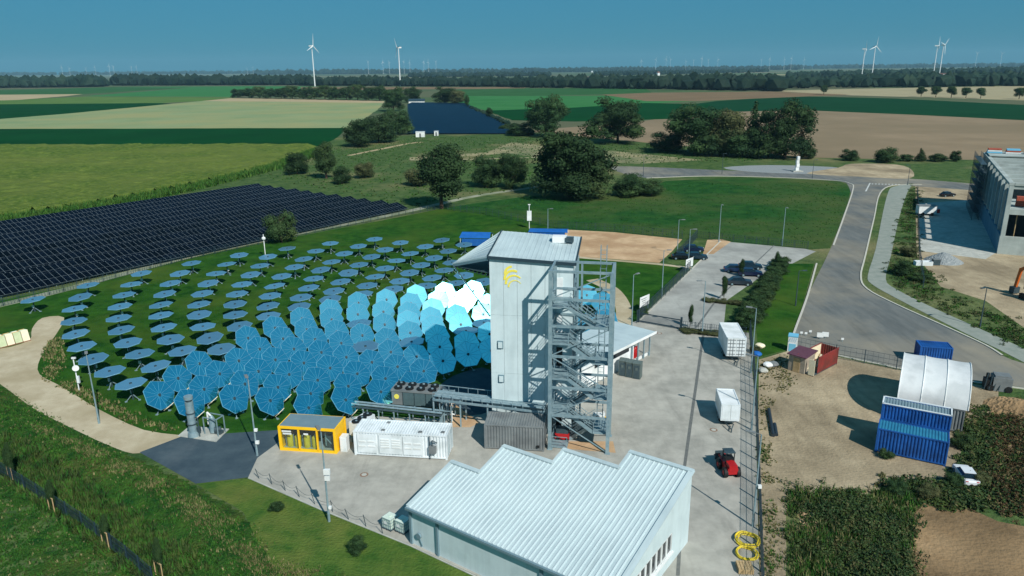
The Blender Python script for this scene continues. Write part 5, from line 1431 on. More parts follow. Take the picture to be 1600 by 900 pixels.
# wall lamp and bent pipe
# site cabin trailer, gravel heap, bins and excavator
sw = thing('site_trailer', 'grey roofed site trailer with red corner on the building site', 'trailer', G(1436, 337), R(-8))
mb = MB(); mb.box((2.0, 1.1, 1.55), (4.4, 2.2, 2.0)); mb.build('body', m_white, sw)
mb = MB(); mb.box((2.0, 1.1, 2.6), (4.6, 2.4, .12)); mb.build('roof', m_gcon, sw)
mb = MB(); mb.box((4.6, .9, 1.2), (.9, 1.4, 1.0)); mb.build('hitch_box', m_red, sw)
for x in (.9, 3.1):
    for y in (.0, 2.2):
        mb = MB(); mb.tube((x, y - .1, .42), (x, y + .1, .42), .42, n=14); mb.build('wheel', m_black, sw)
for (nm, lb, u, v, r, hh, mt) in (('gravel_heap', 'grey gravel heap on the building site', 1474, 408, 3.6, 1.9, m_gravel), ('soil_heap', 'brown soil heap behind the dark machine at right edge', 1590, 640, 3.5, 1.2, m_soil)):
    p = G(u, v); bm = bmesh.new(); bmesh.ops.create_grid(bm, x_segments=28, y_segments=28, size=r)
    for vv in bm.verts:
        d = math.hypot(vv.co.x, vv.co.y) / r
        vv.co.z = max(0, hh * (1 - d ** 1.1)) + (rng.uniform(-.06, .1) if d < .95 else 0) - .02
    me = bpy.data.meshes.new(nm); bm.to_mesh(me); bm.free(); me.materials.append(mt)
    ob(nm, me, None, lb, 'heap', loc=p)
bi = thing('waste_bin', 'dark waste bin standing before the grey gravel heap', 'bin', G(1462, 414), R(-10))
mb = MB(); mb.box((0, 0, .6), (1.3, .9, 1.1)); mb.build('body', m_steeld, bi); mb = MB(); mb.box((0, 0, 1.2), (1.4, 1.0, .1)); mb.build('lid', m_gcon, bi)
wt = thing('white_trough', 'white rectangular trough among weeds beside the building site', 'trough', G(1442, 414), R(-6))
mb = MB()
for (c, s) in (((0, -.6, .4), (3.2, .1, .8)), ((0, .6, .4), (3.2, .1, .8)), ((-1.55, 0, .4), (.1, 1.1, .8)), ((1.55, 0, .4), (.1, 1.1, .8)), ((0, 0, .1), (3.0, 1.1, .1))): mb.box(c, s)
mb.build('shell', m_wcon, wt)
ex = thing('excavator', 'orange excavator at the right edge with its bent arm raised', 'excavator', G(1616, 470), R(100))
mb = MB()
for s in (-1, 1): mb.box((0, s * 1.1, .5), (3.6, .55, .9))
mb.build('track', m_black, ex)
mb = MB(); mb.box((-.4, 0, 1.6), (2.8, 2.3, 1.2)); mb.build('house', m_orange, ex)
mb = MB(); mb.box((.7, .7, 2.5), (1.3, 1.0, 1.4)); mb.build('cab', m_glass, ex)
mb = MB(); mb.bar((1.0, -.2, 1.8), (2.6, -.2, 5.2), .45, .6); mb.bar((2.6, -.2, 5.2), (3.8, -.2, 4.4), .4, .5); mb.build('boom', m_orange, ex)
mb = MB(); mb.bar((3.8, -.2, 4.6), (4.3, -.2, 1.2), .35, .5); mb.build('stick', m_orange, ex)
mb = MB(); mb.prism([(3.9, -.8), (4.9, -.8), (4.9, .4), (3.9, .4)], .15, 1.2); mb.build('bucket', m_steeld, ex)
sm = thing('scrap_machine', 'dark grey old machine with frames lying at the right road side', 'machine', G(1560, 612), R(-20))
mb = MB(); mb.box((.3, .8, .9), (2.0, 1.7, 1.7)); mb.box((.3, .8, 1.85), (1.7, 1.4, .25)); mb.build('housing', m_gcon, sm)
mb = MB(); mb.box((-1.1, .7, .7), (.8, 1.3, 1.2)); mb.tube((-1.2, .7, 1.2), (-1.2, .7, 2.0), .2, n=10); mb.build('engine', m_black, sm)
for k in range(4):
    mb = MB(); mb.bar((-1.6 + .5 * k, -.2, .2), (-1.3 + .5 * k, .2, 2.2 - .2 * k), .09); mb.build('frame_bar', m_steeld, sm)
for x in (-.9, 1.0):
    mb = MB(); mb.tube((x, -.15, .4), (x, .1, .4), .4, n=14); mb.build('wheel', m_black, sm)

# ================================================================== fences
def fence(label, pts, H, mt=None, sp=2.5, bar=.2, group='mesh fences round the site', panels=True, th=.045, zf=None):
    mt = mt or m_trimd
    t = thing('mesh_fence', label, 'fence', (0, 0, 0), 0, group)
    pm = MB().box((0, 0, H / 2 + .05), (.08, .08, H + .1)).mesh('post', mt)
    P = [Vector((p[0], p[1], 0)) for p in pts]
    for a, b in zip(P[:-1], P[1:]):
        L = (b - a).length; n = max(1, round(L / sp)); rz = math.atan2((b - a).y, (b - a).x)
        bars = MB(); w = L / n; m_ = int(w / bar)
        for i in range(m_): bars.box((w * (i + .5) / m_, 0, H / 2 + .05), (th, .012, H - .1))
        for z in (.1, H * .36, H * .68, H): bars.box((w / 2, .02, z), (w - .1, .02, .035))
        bme = bars.mesh('mesh_panel', mt)
        for i in range(n + 1):
            p = a.lerp(b, i / n)
            z0 = zf(p.x, p.y) if zf else 0
            ob('post', pm, t, loc=(p.x, p.y, z0))
            if i < n and panels: ob('mesh_panel', bme, t, loc=(p.x, p.y, z0), rot=(0, 0, rz))
    return t
fence('dark mesh fence between the yard and the dirt lot on the right', [p for p in GP([(1171, 521), (1177, 580), (1181, 650), (1184, 740), (1187, 830), (1190, 930)])], 2.0)
fence('dark mesh fence along left side of the car park', GP([(995, 505), (1040, 462), (1078, 424)]), 2.0)
fence('dark mesh fence between sand pad and the parked cars', GP([(1058, 405), (1075, 388), (1089, 372)]), 2.0)
fence('long mesh fence between the meadow and the site', GP([(700, 328), (760, 336), (830, 350), (872, 357), (960, 362), (1066, 373)]), 1.8, bar=.5)
fence('mesh fence along the far edge of the car park', GP([(1089, 372), (1128, 376), (1200, 383), (1262, 389)]), 1.6, bar=.4)
fence('low mesh fence along the pale path beside the heliostats', GP([(-20, 484), (100, 456), (200, 430), (300, 404), (420, 379), (520, 358), (634, 336), (690, 326)]), 1.6, bar=.45)
fence('dark mesh fence on the bank in the near left corner', GP([(-30, 720), (0, 742), (60, 780), (130, 826), (200, 880), (240, 915)]), 1.6, bar=.16, zf=bank_z)
fence('dark fence across the car park end beside the trailers', GP([(1062, 516), (1110, 522), (1165, 527)]), 1.5, bar=.3)
fence('construction fence with dark posts along the road by the dirt lot', GP([(1240, 546), (1305, 560), (1350, 568), (1400, 578), (1440, 584)]), 1.9, bar=.6, sp=4, th=.02)
fence('construction fence beside the building site verge', GP([(1433, 300), (1434, 345), (1436, 400), (1442, 450)]), 1.9, bar=.6, sp=4, th=.02)
# sliding gate
gt_ = thing('sliding_gate', 'dark sliding gate lying across the car park entrance', 'gate', G(1000, 504), 0)
e = G(1062, 515) - G(1000, 504); L = e.length; rz = math.atan2(e.y, e.x); gt_.rotation_euler = (0, 0, rz)
mb = MB()
for z in (.25, 1.55): mb.box((L / 2, 0, z), (L, .1, .14))
mb.build('rail', m_trimd, gt_)
mb = MB()
for i in range(int(L / .18)): mb.box((.1 + i * .18, 0, .9), (.035, .035, 1.3))
mb.build('bars', m_trimd, gt_)
for x in (-.25, L + .2):
    mb = MB(); mb.box((x, 0, 1.0), (.25, .25, 2.0)); mb.build('gate_post', m_trimd, gt_)
# slack chain posts along the yard edge
cpts = [(405, 748), (425, 757), (446, 767), (468, 777), (492, 788), (520, 800), (545, 812), (572, 823), (598, 834)]
cp_ = thing('leaning_posts', 'row of thin leaning posts with slack wire along the yard edge', 'fence', (0, 0, 0))
prev = None
for k, q in enumerate(cpts):
    p = G(*q); lean = Vector((-.25 + .06 * (k % 3), .15 * ((k % 2) - .5), 1.15))
    mb = MB(); mb.tube(p, p + lean, .035, n=6); mb.build('post', m_steeld, cp_)
    if prev:
        mb = MB(); a, b = prev, p + lean * .9
        for i in range(6):
            t0, t1 = i / 6, (i + 1) / 6
            s0, s1 = -.35 * math.sin(math.pi * t0), -.35 * math.sin(math.pi * t1)
            mb.bar(a.lerp(b, t0) + Vector((0, 0, s0)), a.lerp(b, t1) + Vector((0, 0, s1)), .02)
        mb.build('wire', m_steeld, cp_)
    prev = p + lean * .9

# ================================================================== lamp posts
def lamp(label, u, v, H, az=0.0, arm=.6, mt=None, extras=(), dark=False, group='lamp posts'):
    p = G(u, v)
    t = thing('lamp_post', label, 'lamp post', p, 0, group)
    mt = mt or (m_steeld if dark else m_steel)
    mb = MB(); mb.tube((0, 0, 0), (0, 0, H), .1, .055, n=8); mb.tube((0, 0, 0), (0, 0, .9), .12, n=8); mb.build('pole', mt, t)
    mb = MB(); d = Vector((math.cos(az), math.sin(az), 0)); mb.bar(Vector((0, 0, H)), d * arm + Vector((0, 0, H + .05)), .06); mb.box(d * (arm + .3) + Vector((0, 0, H + .05)), (.75, .3, .12), rz=az); mb.build('lamp_head', m_gcon if not dark else m_steeld, t)
    for (z, w) in extras:
        mb = MB(); mb.box((.22, -.12, z), (w, .25, w * .9)); mb.build('mounted_box', m_white, t)
    return t
lamp('tall lamp post by gravel track in front of left heliostats', 155, 662, 8.3, R(120))
lamp('lamp post with small boxes on dark asphalt pad', 402, 712, 8.5, R(120), extras=((3.0, .3), (1.6, .35)))
lamp('nearest lamp post with white boxes at the lawn edge of yard', 514.5, 815, 8.7, R(120), extras=((5.0, .55), (4.4, .45), (1.5, .25)))
lamp('lamp post along the yard fence beside large white trailer', 1173, 583, 8.8, R(150))
lamp('lamp post along the yard fence beside smaller white trailer', 1174, 672, 8.6, R(150))
lamp('lamp post along yard fence beside the red loader', 1176, 823, 8.8, R(150), extras=((4.0, .3),))
lamp('lamp post at lower left corner of the car park', 987, 510, 8.2, R(40))
lamp('lamp post midway along left edge of the car park', 1034, 463, 8.2, R(0))
lamp('lamp post in front of parked cars left of car park', 1075, 421, 8.0, R(0))
lamp('lamp post left of the parked cars beside sand pad', 1058, 399, 7.6, R(0))
lamp('lamp post at far left corner of the car park', 1123, 378, 8.6, R(-90))
lamp('lamp post at far right corner of the car park', 1222, 384, 8.6, R(-90))
lamp('lamp post in the yard hedge below the car park', 1097, 522, 8.2, R(180))
lamp('dark street lamp beside the footway bend at right', 1531, 511, 6.2, R(200), dark=True, group='street lamps')
lamp('dark street lamp beside the road left of the dirt lot', 1243, 478, 6.0, R(0), dark=True, group='street lamps')
lamp('dark street lamp near the road junction on the right', 1418, 289, 6.5, R(180), dark=True, group='street lamps')
lamp('dark street lamp left of the road junction', 1269, 279, 6.5, R(0), dark=True, group='street lamps')
lamp('dark street lamp along the cross road by the meadow', 1128, 272, 7.5, R(0), dark=True, group='street lamps')
lamp('dark street lamp beside big dark tree at the cross road', 1005, 276, 7.5, R(0), dark=True, group='street lamps')
lamp('thin pole rising behind the tower roof', 856, 362, 5.6, R(0), group='lamp posts')
# camera mast with dish
cm = thing('camera_mast', 'slim white camera mast with a round dish beside left heliostats', 'mast', G(124, 611), 0)
mb = MB(); mb.tube((0, 0, 0), (0, 0, 4.4), .07, n=8); mb.build('pole', m_white, cm)
mb = MB(); mb.tube((.25, -.25, 3.2), (.3, -.35, 3.2), .38, n=16); mb.build('dish', m_white, cm)
mb = MB(); mb.box((.1, -.05, 4.45), (.5, .2, .2)); mb.build('camera', m_white, cm)
mb = MB(); mb.box((.2, -.1, 1.6), (.3, .25, .9)); mb.build('cabinet', m_wcon, cm)
for k, (u, v, H, lb) in enumerate(((415, 402, 5.0, 'white globe headed mast among far left heliostats'), (827, 357, 6.0, 'white boxed mast behind the tower roof'))):
    t = thing('sensor_mast', lb, 'mast', G(u, v), 0, 'white masts in the field')
    mb = MB(); mb.tube((0, 0, 0), (0, 0, H), .09, n=8); mb.build('pole', m_white, t)
    if k == 0:
        bm = bmesh.new(); bmesh.ops.create_icosphere(bm, subdivisions=2, radius=.42); me = bpy.data.meshes.new('globe'); bm.to_mesh(me); bm.free(); me.materials.append(m_white); ob('globe', me, t, loc=(0, 0, H - .9))
    else:
        mb = MB(); mb.box((0, 0, H - 2.8), (1.1, .6, 2.4)); mb.build('cabinet', m_white, t)
        mb = MB(); mb.box((.0, 0, H), (.6, .3, .2)); mb.build('sensor', m_white, t)
# sign boards on the car park fence
for k, (u, v) in enumerate(((1006, 486), (1076, 424))):
    t = thing('sign_board', ['large white sign board on car park fence near the gate', 'large white sign board on car park fence near the parked cars'][k], 'sign', G(u, v), R(48), 'sign boards on the car park fence')
    for x in (-1.2, 1.2):
        mb = MB(); mb.box((x, 0, 1.3), (.09, .09, 2.6)); mb.build('post', m_steel, t)
    mb = MB(); mb.box((0, -.06, 1.75), (2.8, .05, 1.7)); b = mb.build('board', m_white, t)
    for q in range(3):
        mb = MB(); mb.box((-.3 + .1 * q, -.092, 2.2 - .35 * q), (1.6 - .3 * q, .012, .1)); mb.build('print_bar', m_gcon, b)
# white measuring column on the gravel by the cross road
wp = thing('white_column', 'white stepped column on a square foot beside the cross road', 'column', G(1245, 268), 0)
mb = MB(); mb.box((0, 0, .2), (3.6, 3.0, .4)); mb.build('foot', m_conc, wp)
for k in range(4):
    mb = MB(); mb.box((.15 * ((k % 2) - .5), 0, 1.0 + 1.35 * k), (1.2 - .1 * k, 1.1, 1.25)); mb.build('block', m_white, wp)
mb = MB()
for s in (-1, 1): mb.bar((s * 1.6, -.8, .4), (s * .3, 0, 2.2), .12)
mb.build('brace', m_steel, wp)
# small white barriers on the road by the fence
for k, (u, v) in enumerate(((1281, 530), (1289, 529), (1316, 534), (1259, 525), (1252, 524), (1266, 522))):
    t = thing('white_board', 'small white board at the road side fence, %s of six from the left' % ordn([4, 5, 6, 2, 1, 3][k]), 'board', G(u, v), R(-15), 'white boards at the roadside')
    s = 1.0 if k < 2 else .4
    mb = MB(); mb.box((0, 0, .3 + .35 * s), (.9 * s, .06, .7 * s)); mb.build('plate', m_white, t)
    mb = MB(); mb.box((0, .03, .25), (.06, .06, .5)); mb.build('stake', m_steel, t)

# flower-press shaped crates at the left track: wrapped bales
mat_bales = [m_cream, m_ibc, mat('pale_green_wrap', S(176, 190, 150), S(196, 206, 170), 1, .7), mat('orange_wrap', S(206, 170, 110), S(190, 150, 96), 1, .7)]
A_, B_ = G(-14, 547), G(47, 531)
for k in range(5):
    c = A_.lerp(B_, (k + .5) / 5); d = (B_ - A_); rz = math.atan2(d.y, d.x)
    t = thing('wrapped_stack', 'pale wrapped panel stack leaning at the gravel track, %s from the left' % ordn(k + 1), 'stack', c, rz, 'wrapped stacks by the track')
    w = d.length / 5 - .12
    for q in range(4):
        mb = MB(); M_ = Matrix.Rotation(R(-14), 3, 'X'); mb.box((0, .35 * q, .85 - .03 * q), (w * (1 - .04 * q), .26, 1.6), mtx=M_); mb.build('panel', mat_bales[(k * 2 + q) % 4], t)
    mb = MB(); mb.box((0, .5, .06), (w + .1, 1.9, .1)); mb.build('pallet', mat('rusty_frame', S(130, 88, 66), None, 1, .8), t)

# ================================================================== cars
def car(label, p, rz, mt, grp='cars in the car park'):
    t = thing('parked_car', label, 'car', p, rz, grp)
    L, W = 4.4, 1.78
    prof = [(-2.2, .35), (-2.2, .75), (-2.1, .92), (-1.3, 1.0), (1.15, 1.02), (2.0, .9), (2.2, .72), (2.2, .35)]
    mb = MB(); n = len(prof)
    for (y, s) in ((-W / 2, .96), (-W / 2 + .12, 1.0), (W / 2 - .12, 1.0), (W / 2, .96)): mb.v += [(x * (s + .01), y, z if z < .4 else z * (1 - .02 * (s < 1))) for x, z in prof]
    for j in range(3):
        for i in range(n): mb.f.append([j * n + i, j * n + (i + 1) % n, (j + 1) * n + (i + 1) % n, (j + 1) * n + i]); mb.mi.append(0)
    mb.f += [list(range(n)), list(range(4 * n - 1, 3 * n - 1, -1))]; mb.mi += [0, 0]
    mb.build('body', mt, t)
    lo, up = [(-1.7, .82), (1.0, .82)], [(-1.15, .66), (.35, .66)]
    vs = [(x, s * y, 1.0) for x, y in lo for s in (-1, 1)] + [(x, s * y, 1.46) for x, y in up for s in (-1, 1)]
    mb = MB(); mb.add(vs, [(0, 1, 5, 4), (3, 2, 6, 7), (0, 4, 6, 2), (1, 3, 7, 5), (4, 5, 7, 6)]); mb.build('window', m_glass, t)
    mb = MB(); mb.box((-.4, 0, 1.475), (1.62, 1.38, .05)); mb.build('roof', mt, t)
    for x in (-1.35, 1.38):
        for y in (-.8, .8):
            mb = MB(); mb.tube((x, y - .1, .32), (x, y + .1, .32), .32, n=14); w = mb.build('wheel', m_black, t)
            mb = MB(); mb.tube((x, y - .115, .32), (x, y + .115, .32), .19, n=10); mb.build('rim', m_steel, w)
    for y in (-.62, .62):
        mb = MB(); mb.box((2.17, y, .72), (.1, .34, .14)); mb.build('headlight', m_white, t)
        mb = MB(); mb.box((-2.18, y, .8), (.08, .3, .14)); mb.build('tail_light', m_red, t)
    return t
cols = dict(navy=mat('car_navy', S(20, 32, 60), None, 1, .25, spec=.6), teal=mat('car_teal', S(20, 46, 60), None, 1, .25, spec=.6), black=mat('car_black', S(16, 22, 30), None, 1, .22, spec=.6), blue=mat('car_blue', S(24, 48, 80), None, 1, .25, spec=.6), dark=mat('car_slate', S(40, 50, 60), None, 1, .25, spec=.6), white=mat('car_white', S(210, 216, 220), None, 1, .3, spec=.6))
for lb, u, v, rz, c in (('navy car, farthest of the three beside the sand pad', 1083, 393, -8, 'navy'), ('teal car, nearest of three beside the sand pad', 1088, 405, -8, 'teal'), ('black car, leftmost of the three beside the sand pad', 1066, 405, -8, 'black'),
                        ('blue car at left of the back pair in car park', 1149, 425, -10, 'blue'), ('teal car, farthest right in the car park group by hedge', 1172, 420, -10, 'teal'), ('dark blue car, right middle of the car park group', 1172, 431, -10, 'navy'), ('slate car, nearest of the car park group by hedge', 1155, 445, -10, 'dark'),
                        ('white car half hidden in weeds below the blue containers', 1508, 748, 78, 'white'), ('dark van in shade before the concrete hall', 1480, 307, 10, 'black')):
    c_ = car(lb, G(u, v), R(rz), cols[c], 'cars in the car park' if 'car park' in lb or 'sand pad' in lb else None)
    if c == 'white': c_.scale = (.75, .75, .75)
# blue tent behind the tower and flat blue tarp
for k, (u, v, L, W, lb) in enumerate(((742, 388, 6.5, 4.5, 'blue canopy behind the left edge of the tower roof'), (856, 369, 9, 4, 'blue canopy partly hidden behind the back edge of tower roof'))):
    t = thing('blue_canopy', lb, 'canopy', G(u, v), R(-8), 'blue canopies behind the tower')
    for (x, y) in ((-L / 2, 0), (L / 2, 0), (-L / 2, W), (L / 2, W)):
        mb = MB(); mb.tube((x, y, 0), (x, y, 2.4), .06, n=6); mb.build('pole', m_white, t)
    mb = MB(); slab(mb, [(-L / 2 - .2, -.2, 2.4), (L / 2 + .2, -.2, 2.4), (L / 2, W / 2, 3.2), (-L / 2, W / 2, 3.2)], .06); slab(mb, [(-L / 2, W / 2 + .02, 3.2), (L / 2, W / 2 + .02, 3.2), (L / 2 + .2, W + .2, 2.4), (-L / 2 - .2, W + .2, 2.4)], .06); mb.build('canopy_cloth', m_tarpb, t)
    mb = MB(); mb.box((0, 0, 1.4), (L * .9, .05, 1.6)); mb.build('side_cloth', m_tarpb, t)
    if k == 1: t.scale = (1, 1, .4)
# equipment under the stair tower
for k, (u, v, c1, c2, lb) in enumerate(((935, 668, m_yel, m_white, 'yellow and white machine beside foot of the stair tower'), (905, 672, m_gcon, m_steeld, 'grey machine under the stair tower'), (878, 690, m_red, m_steeld, 'red trolley under the stair tower beside the grey container'))):
    t = thing('yard_machine', lb, 'machine', G(u, v), R(-10))
    mb = MB(); mb.box((0, .5, .55), (1.5, 1.0, .7)); mb.build('base', c1, t)
    mb = MB(); mb.box((0, .5, 1.15), (1.3, .9, .5)); mb.tube((.5, .2, .9), (.5, .2, 1.9), .08); mb.build('hood', c2, t)
    for x in (-.5, .5):
        mb = MB(); mb.tube((x, -.05, .22), (x, .1, .22), .22, n=12); mb.build('wheel', m_black, t)

# ================================================================== TREES
def crown_mesh(name, lobes, nleaf, size, mt, core=.5):
    V, F = [], []
    # leaf faces spread through every lobe, denser near its skin
    tot = sum(l[3] * l[4] * l[5] for l in lobes) or 1
    for (cx, cy, cz, rx_, ry_, rz_) in lobes:
        n = max(60, int(nleaf * (rx_ * ry_ * rz_) / tot))
        d = nrg.normal(size=(n, 3)); d /= np.linalg.norm(d, axis=1)[:, None]
        r = nrg.uniform(.55, 1.0, n) ** .5 * (1 + .16 * np.sin(d[:, 0] * 5 + cx * 3) * np.cos(d[:, 2] * 6 + cy))
        c = np.c_[cx + d[:, 0] * rx_ * r, cy + d[:, 1] * ry_ * r, cz + d[:, 2] * rz_ * r]
        nn = d + nrg.normal(size=(n, 3)) * .55; nn /= np.linalg.norm(nn, axis=1)[:, None]
        t1 = np.cross(nn, nrg.normal(size=(n, 3))); t1 /= np.linalg.norm(t1, axis=1)[:, None]
        t2 = np.cross(nn, t1)
        s = nrg.uniform(.6, 1.4, n)[:, None] * size
        q = np.stack([c + t1 * s, c + t2 * s * .6, c - t1 * s, c - t2 * s * .6], 1).reshape(-1, 3)
        o = len(V)
        V += q.tolist()
        F += [[o + 4 * i, o + 4 * i + 1, o + 4 * i + 2, o + 4 * i + 3] for i in range(n)]
    if core:
        for (cx, cy, cz, rx_, ry_, rz_) in lobes:
            bm = bmesh.new(); bmesh.ops.create_icosphere(bm, subdivisions=2, radius=1)
            o = len(V)
            for vv in bm.verts:
                k = core * (1 + .25 * math.sin(vv.co.x * 4 + cx) * math.cos(vv.co.y * 5 + cz))
                V.append((cx + vv.co.x * rx_ * k, cy + vv.co.y * ry_ * k, cz + vv.co.z * rz_ * k))
            F += [[o + v_.index for v_ in f.verts] for f in bm.faces]
            bm.free()
    me = bpy.data.meshes.new(name)
    me.from_pydata(V, [], F); me.materials.append(mt); me.update()
    return me
def lobes_round(n, seed, h0=.28, w=.34):
    r = random.Random(seed); out = [(0, 0, .62, w * .8, w * .8, .3)]
    for k in range(n):
        a = r.uniform(0, 6.28); z = r.uniform(h0 + .06, .86); rad = w * (1 - abs(z - .55) * 1.1) * r.uniform(.55, .95)
        s = r.uniform(.13, .2)
        out.append((rad * math.cos(a), rad * math.sin(a), z, s, s, s * .85))
    return out
def lobes_full(n, seed):
    r = random.Random(seed); out = [(0, 0, .5, .30, .30, .34)]
    for k in range(n):
        a = r.uniform(0, 6.28); z = r.uniform(.14, .88); rad = .40 * math.sqrt(max(.08, 1 - ((z - .46) / .5) ** 2)) * r.uniform(.55, .98)
        s = r.uniform(.11, .18)
        out.append((rad * math.cos(a), rad * math.sin(a), z, s, s, s * .8))
    return out
def lobes_bush(n, seed):
    r = random.Random(seed); out = [(0, 0, .38, .36, .36, .34)]
    for k in range(n):
        a = r.uniform(0, 6.28); z = r.uniform(.15, .8); rad = .38 * math.sqrt(max(.1, 1 - ((z - .3) / .62) ** 2)) * r.uniform(.6, 1)
        s = r.uniform(.14, .2); out.append((rad * math.cos(a), rad * math.sin(a), z, s, s, s))
    return out
def lobes_cone(seed):
    r = random.Random(seed); out = []
    for k in range(9):
        z = .14 + .8 * k / 8; w = .30 * (1 - k / 9.5)
        out.append((r.uniform(-.03, .03), r.uniform(-.03, .03), z, w, w, .1))
    return out
CROWNS = {
    'full': [crown_mesh('crown', lobes_full(26, s), 13000, .014, mt) for s, mt in ((21, m_leaf), (22, m_leaf), (23, m_leaf2))],
    'round': [crown_mesh('crown', lobes_round(16, s), 7000, .017, mt) for s, mt in ((1, m_leaf), (2, m_leaf), (3, m_leaf2))],
    'bush': [crown_mesh('crown', lobes_bush(16, s), 7000, .018, mt) for s, mt in ((4, m_leaf2), (5, m_leaf), (6, m_leaf3))],
    'oval': [crown_mesh('crown', [(x * .8, y * .8, z, a, b, c) for x, y, z, a, b, c in lobes_round(16, s, .16, .3)], 8000, .015, mt) for s, mt in ((7, m_leaf2), (8, m_leaf), (9, m_leaf3))],
    'cone': [crown_mesh('crown', lobes_cone(s), 2600, .022, mt) for s, mt in ((10, m_leaf), (11, m_leaf2))],
}
mb = MB(); mb.tube((0, 0, -.02), (0, 0, .35), .032, .022, n=8); mb.tube((0, 0, .35), (.03, .02, .72), .022, .006, n=6)
for k in range(6):
    a = k * 1.1; z = .26 + .06 * k
    mb.tube((0, 0, z), (.2 * math.cos(a), .2 * math.sin(a), z + .16), .012, .004, n=5)
trunk_me = mb.mesh('trunk', m_bark)
def tree(name, label, u, v, vtop, wpx, kind, var=0, group=None, cat='tree', H=None):
    p = G(u, v); H = H or hgt(u, v, vtop)
    dist = Vector((p.x, p.y, p.z - CAM_H)).dot(fwd)
    W = wpx * dist / FPX
    t = thing(name, label, cat, p, rng.uniform(0, 6.28), group)
    cm_ = CROWNS[kind][var % len(CROWNS[kind])]
    base = {'full': .92, 'round': .74, 'bush': .84, 'oval': .62, 'cone': .58}[kind]
    sx = W / base
    ob('crown', cm_, t, scale=(sx, sx, H * 1.0))
    ob('trunk', trunk_me, t, scale=(min(sx, H), min(sx, H), H))
    return t
TREES = [
 ('bushy conical tree beside the pale path and solar rows', 440, 379, 322, 46, 'bush', 0),
 ('left round bush at the edge of maize', 465, 272, 235, 38, 'bush', 1),
 ('tall pale green tree right of the maize corner', 510, 279, 217, 36, 'oval', 0),
 ('small tree in front of the tall pale green one', 535, 287, 257, 30, 'bush', 1),
 ('small brownish round tree alone on rough grass', 570, 278, 250, 32, 'bush', 2),
 ('large dense willow like tree behind the solar row ends', 690, 326, 221, 82, 'oval', 1),
 ('brownish low tree left of the large willow like tree', 655, 290, 258, 44, 'bush', 2),
 ('dark bushy tree, left of the pair behind the big willow', 760, 292, 240, 50, 'bush', 1),
 ('dark bushy tree, right of the pair beside the biggest tree', 800, 294, 235, 52, 'full', 1),
 ('biggest dark tree in the centre behind the tower', 890, 308, 188, 138, 'full', 0),
 ('green leafy tree overlapping front of the biggest tree', 905, 310, 238, 88, 'bush', 0),
 ('dark shrub right of biggest tree', 985, 306, 270, 58, 'bush', 1),
 ('smaller shrub at the end of the dark shrubs by meadow', 1018, 305, 276, 44, 'bush', 0),
 ('dense round tree left beyond the biggest tree', 853, 214, 144, 68, 'full', 1),
 ('dark tree with ragged outline right beyond the biggest tree', 965, 224, 149, 92, 'full', 0),
 ('large dark tree, leftmost of the grove by harrowed field', 1085, 241, 156, 98, 'full', 1),
 ('greyish tree, second of the grove by harrowed field', 1135, 243, 163, 62, 'oval', 2),
 ('pointed conifer in the middle of the grove', 1174, 244, 160, 40, 'cone', 0),
 ('large dark tree, rightmost of the grove by harrowed field', 1226, 247, 152, 88, 'full', 0),
 ('low bush at the left foot of the grove', 1040, 236, 205, 56, 'bush', 1),
 ('dense undergrowth bush, left part of the grove foot', 1112, 243, 196, 66, 'bush', 1),
 ('dense undergrowth bush, middle of the grove foot', 1160, 245, 196, 70, 'bush', 1),
 ('dense undergrowth bush, right part of the grove foot', 1200, 247, 200, 60, 'bush', 1),
 ('round shrub right of the grove beside white column', 1262, 248, 226, 24, 'bush', 0),
 ('large round bush, left of the far solar park', 562, 229, 183, 50, 'bush', 1),
 ('large dark bush, second left of the far solar park', 592, 223, 176, 56, 'bush', 1),
 ('dark bush at the left edge of the far solar park', 622, 210, 168, 46, 'bush', 1),
 ('tall round tree at far left corner of the solar park', 615, 174, 133, 42, 'full', 1),
 ('round tree behind the barn of the solar park', 645, 160, 134, 30, 'full', 0),
 ('wide dark tree right of the barn', 697, 163, 134, 42, 'full', 0),
 ('olive tree beside the wide dark one right of barn', 715, 164, 138, 26, 'oval', 2),
 ('slim column shaped tree at far right corner of solar park', 730, 169, 147, 8, 'oval', 1),
 ('small tree on the right edge of the far solar park', 765, 186, 167, 11, 'oval', 1),
 ('dark bush at right near corner of the far solar park', 812, 212, 190, 40, 'bush', 1),
 ('low bush by the right near corner of solar park', 790, 206, 192, 22, 'bush', 0),
 ('small shrub alone before the harrowed field', 1327, 251, 232, 27, 'bush', 1),
 ('round green bush at the road end before harrowed field', 1385, 254, 226, 36, 'bush', 0),
 ('low dark bush, first right of the road end', 1415, 252, 240, 22, 'bush', 1),
 ('pointed bush in the bush row at the road end', 1438, 252, 232, 20, 'cone', 1),
 ('middle bush of the row at the road end', 1463, 252, 237, 28, 'bush', 0),
 ('rightmost bush of the row beside the concrete hall', 1492, 252, 234, 18, 'bush', 1),
 ('round roadside tree, first of the row from the left', 1439, 151, 134, 14, 'round', 0),
 ('round roadside tree, second of the row from the left', 1462, 152, 133, 17, 'round', 0),
 ('round roadside tree, third of the row from the left', 1486, 153, 134, 16, 'round', 1),
 ('round roadside tree, fourth of the row from the left', 1509, 153, 135, 16, 'round', 0),
 ('round roadside tree, fifth of the row from the left', 1532, 154, 136, 17, 'round', 1),
 ('round roadside tree at the right edge', 1592, 155, 135, 17, 'round', 0),
 ('lone small round tree on the beige field', 1287, 148, 132, 12, 'round', 1),
]
for k, (lb, u, v, vt, w, kd, var) in enumerate(TREES):
    nm = 'shrub' if 'bush' in lb or 'shrub' in lb else 'tree'
    grp = 'round trees along the far road' if 'roadside' in lb else None
    tree(nm, lb, u, v, vt, w, kd, var, grp, 'shrub' if nm == 'shrub' else 'tree')
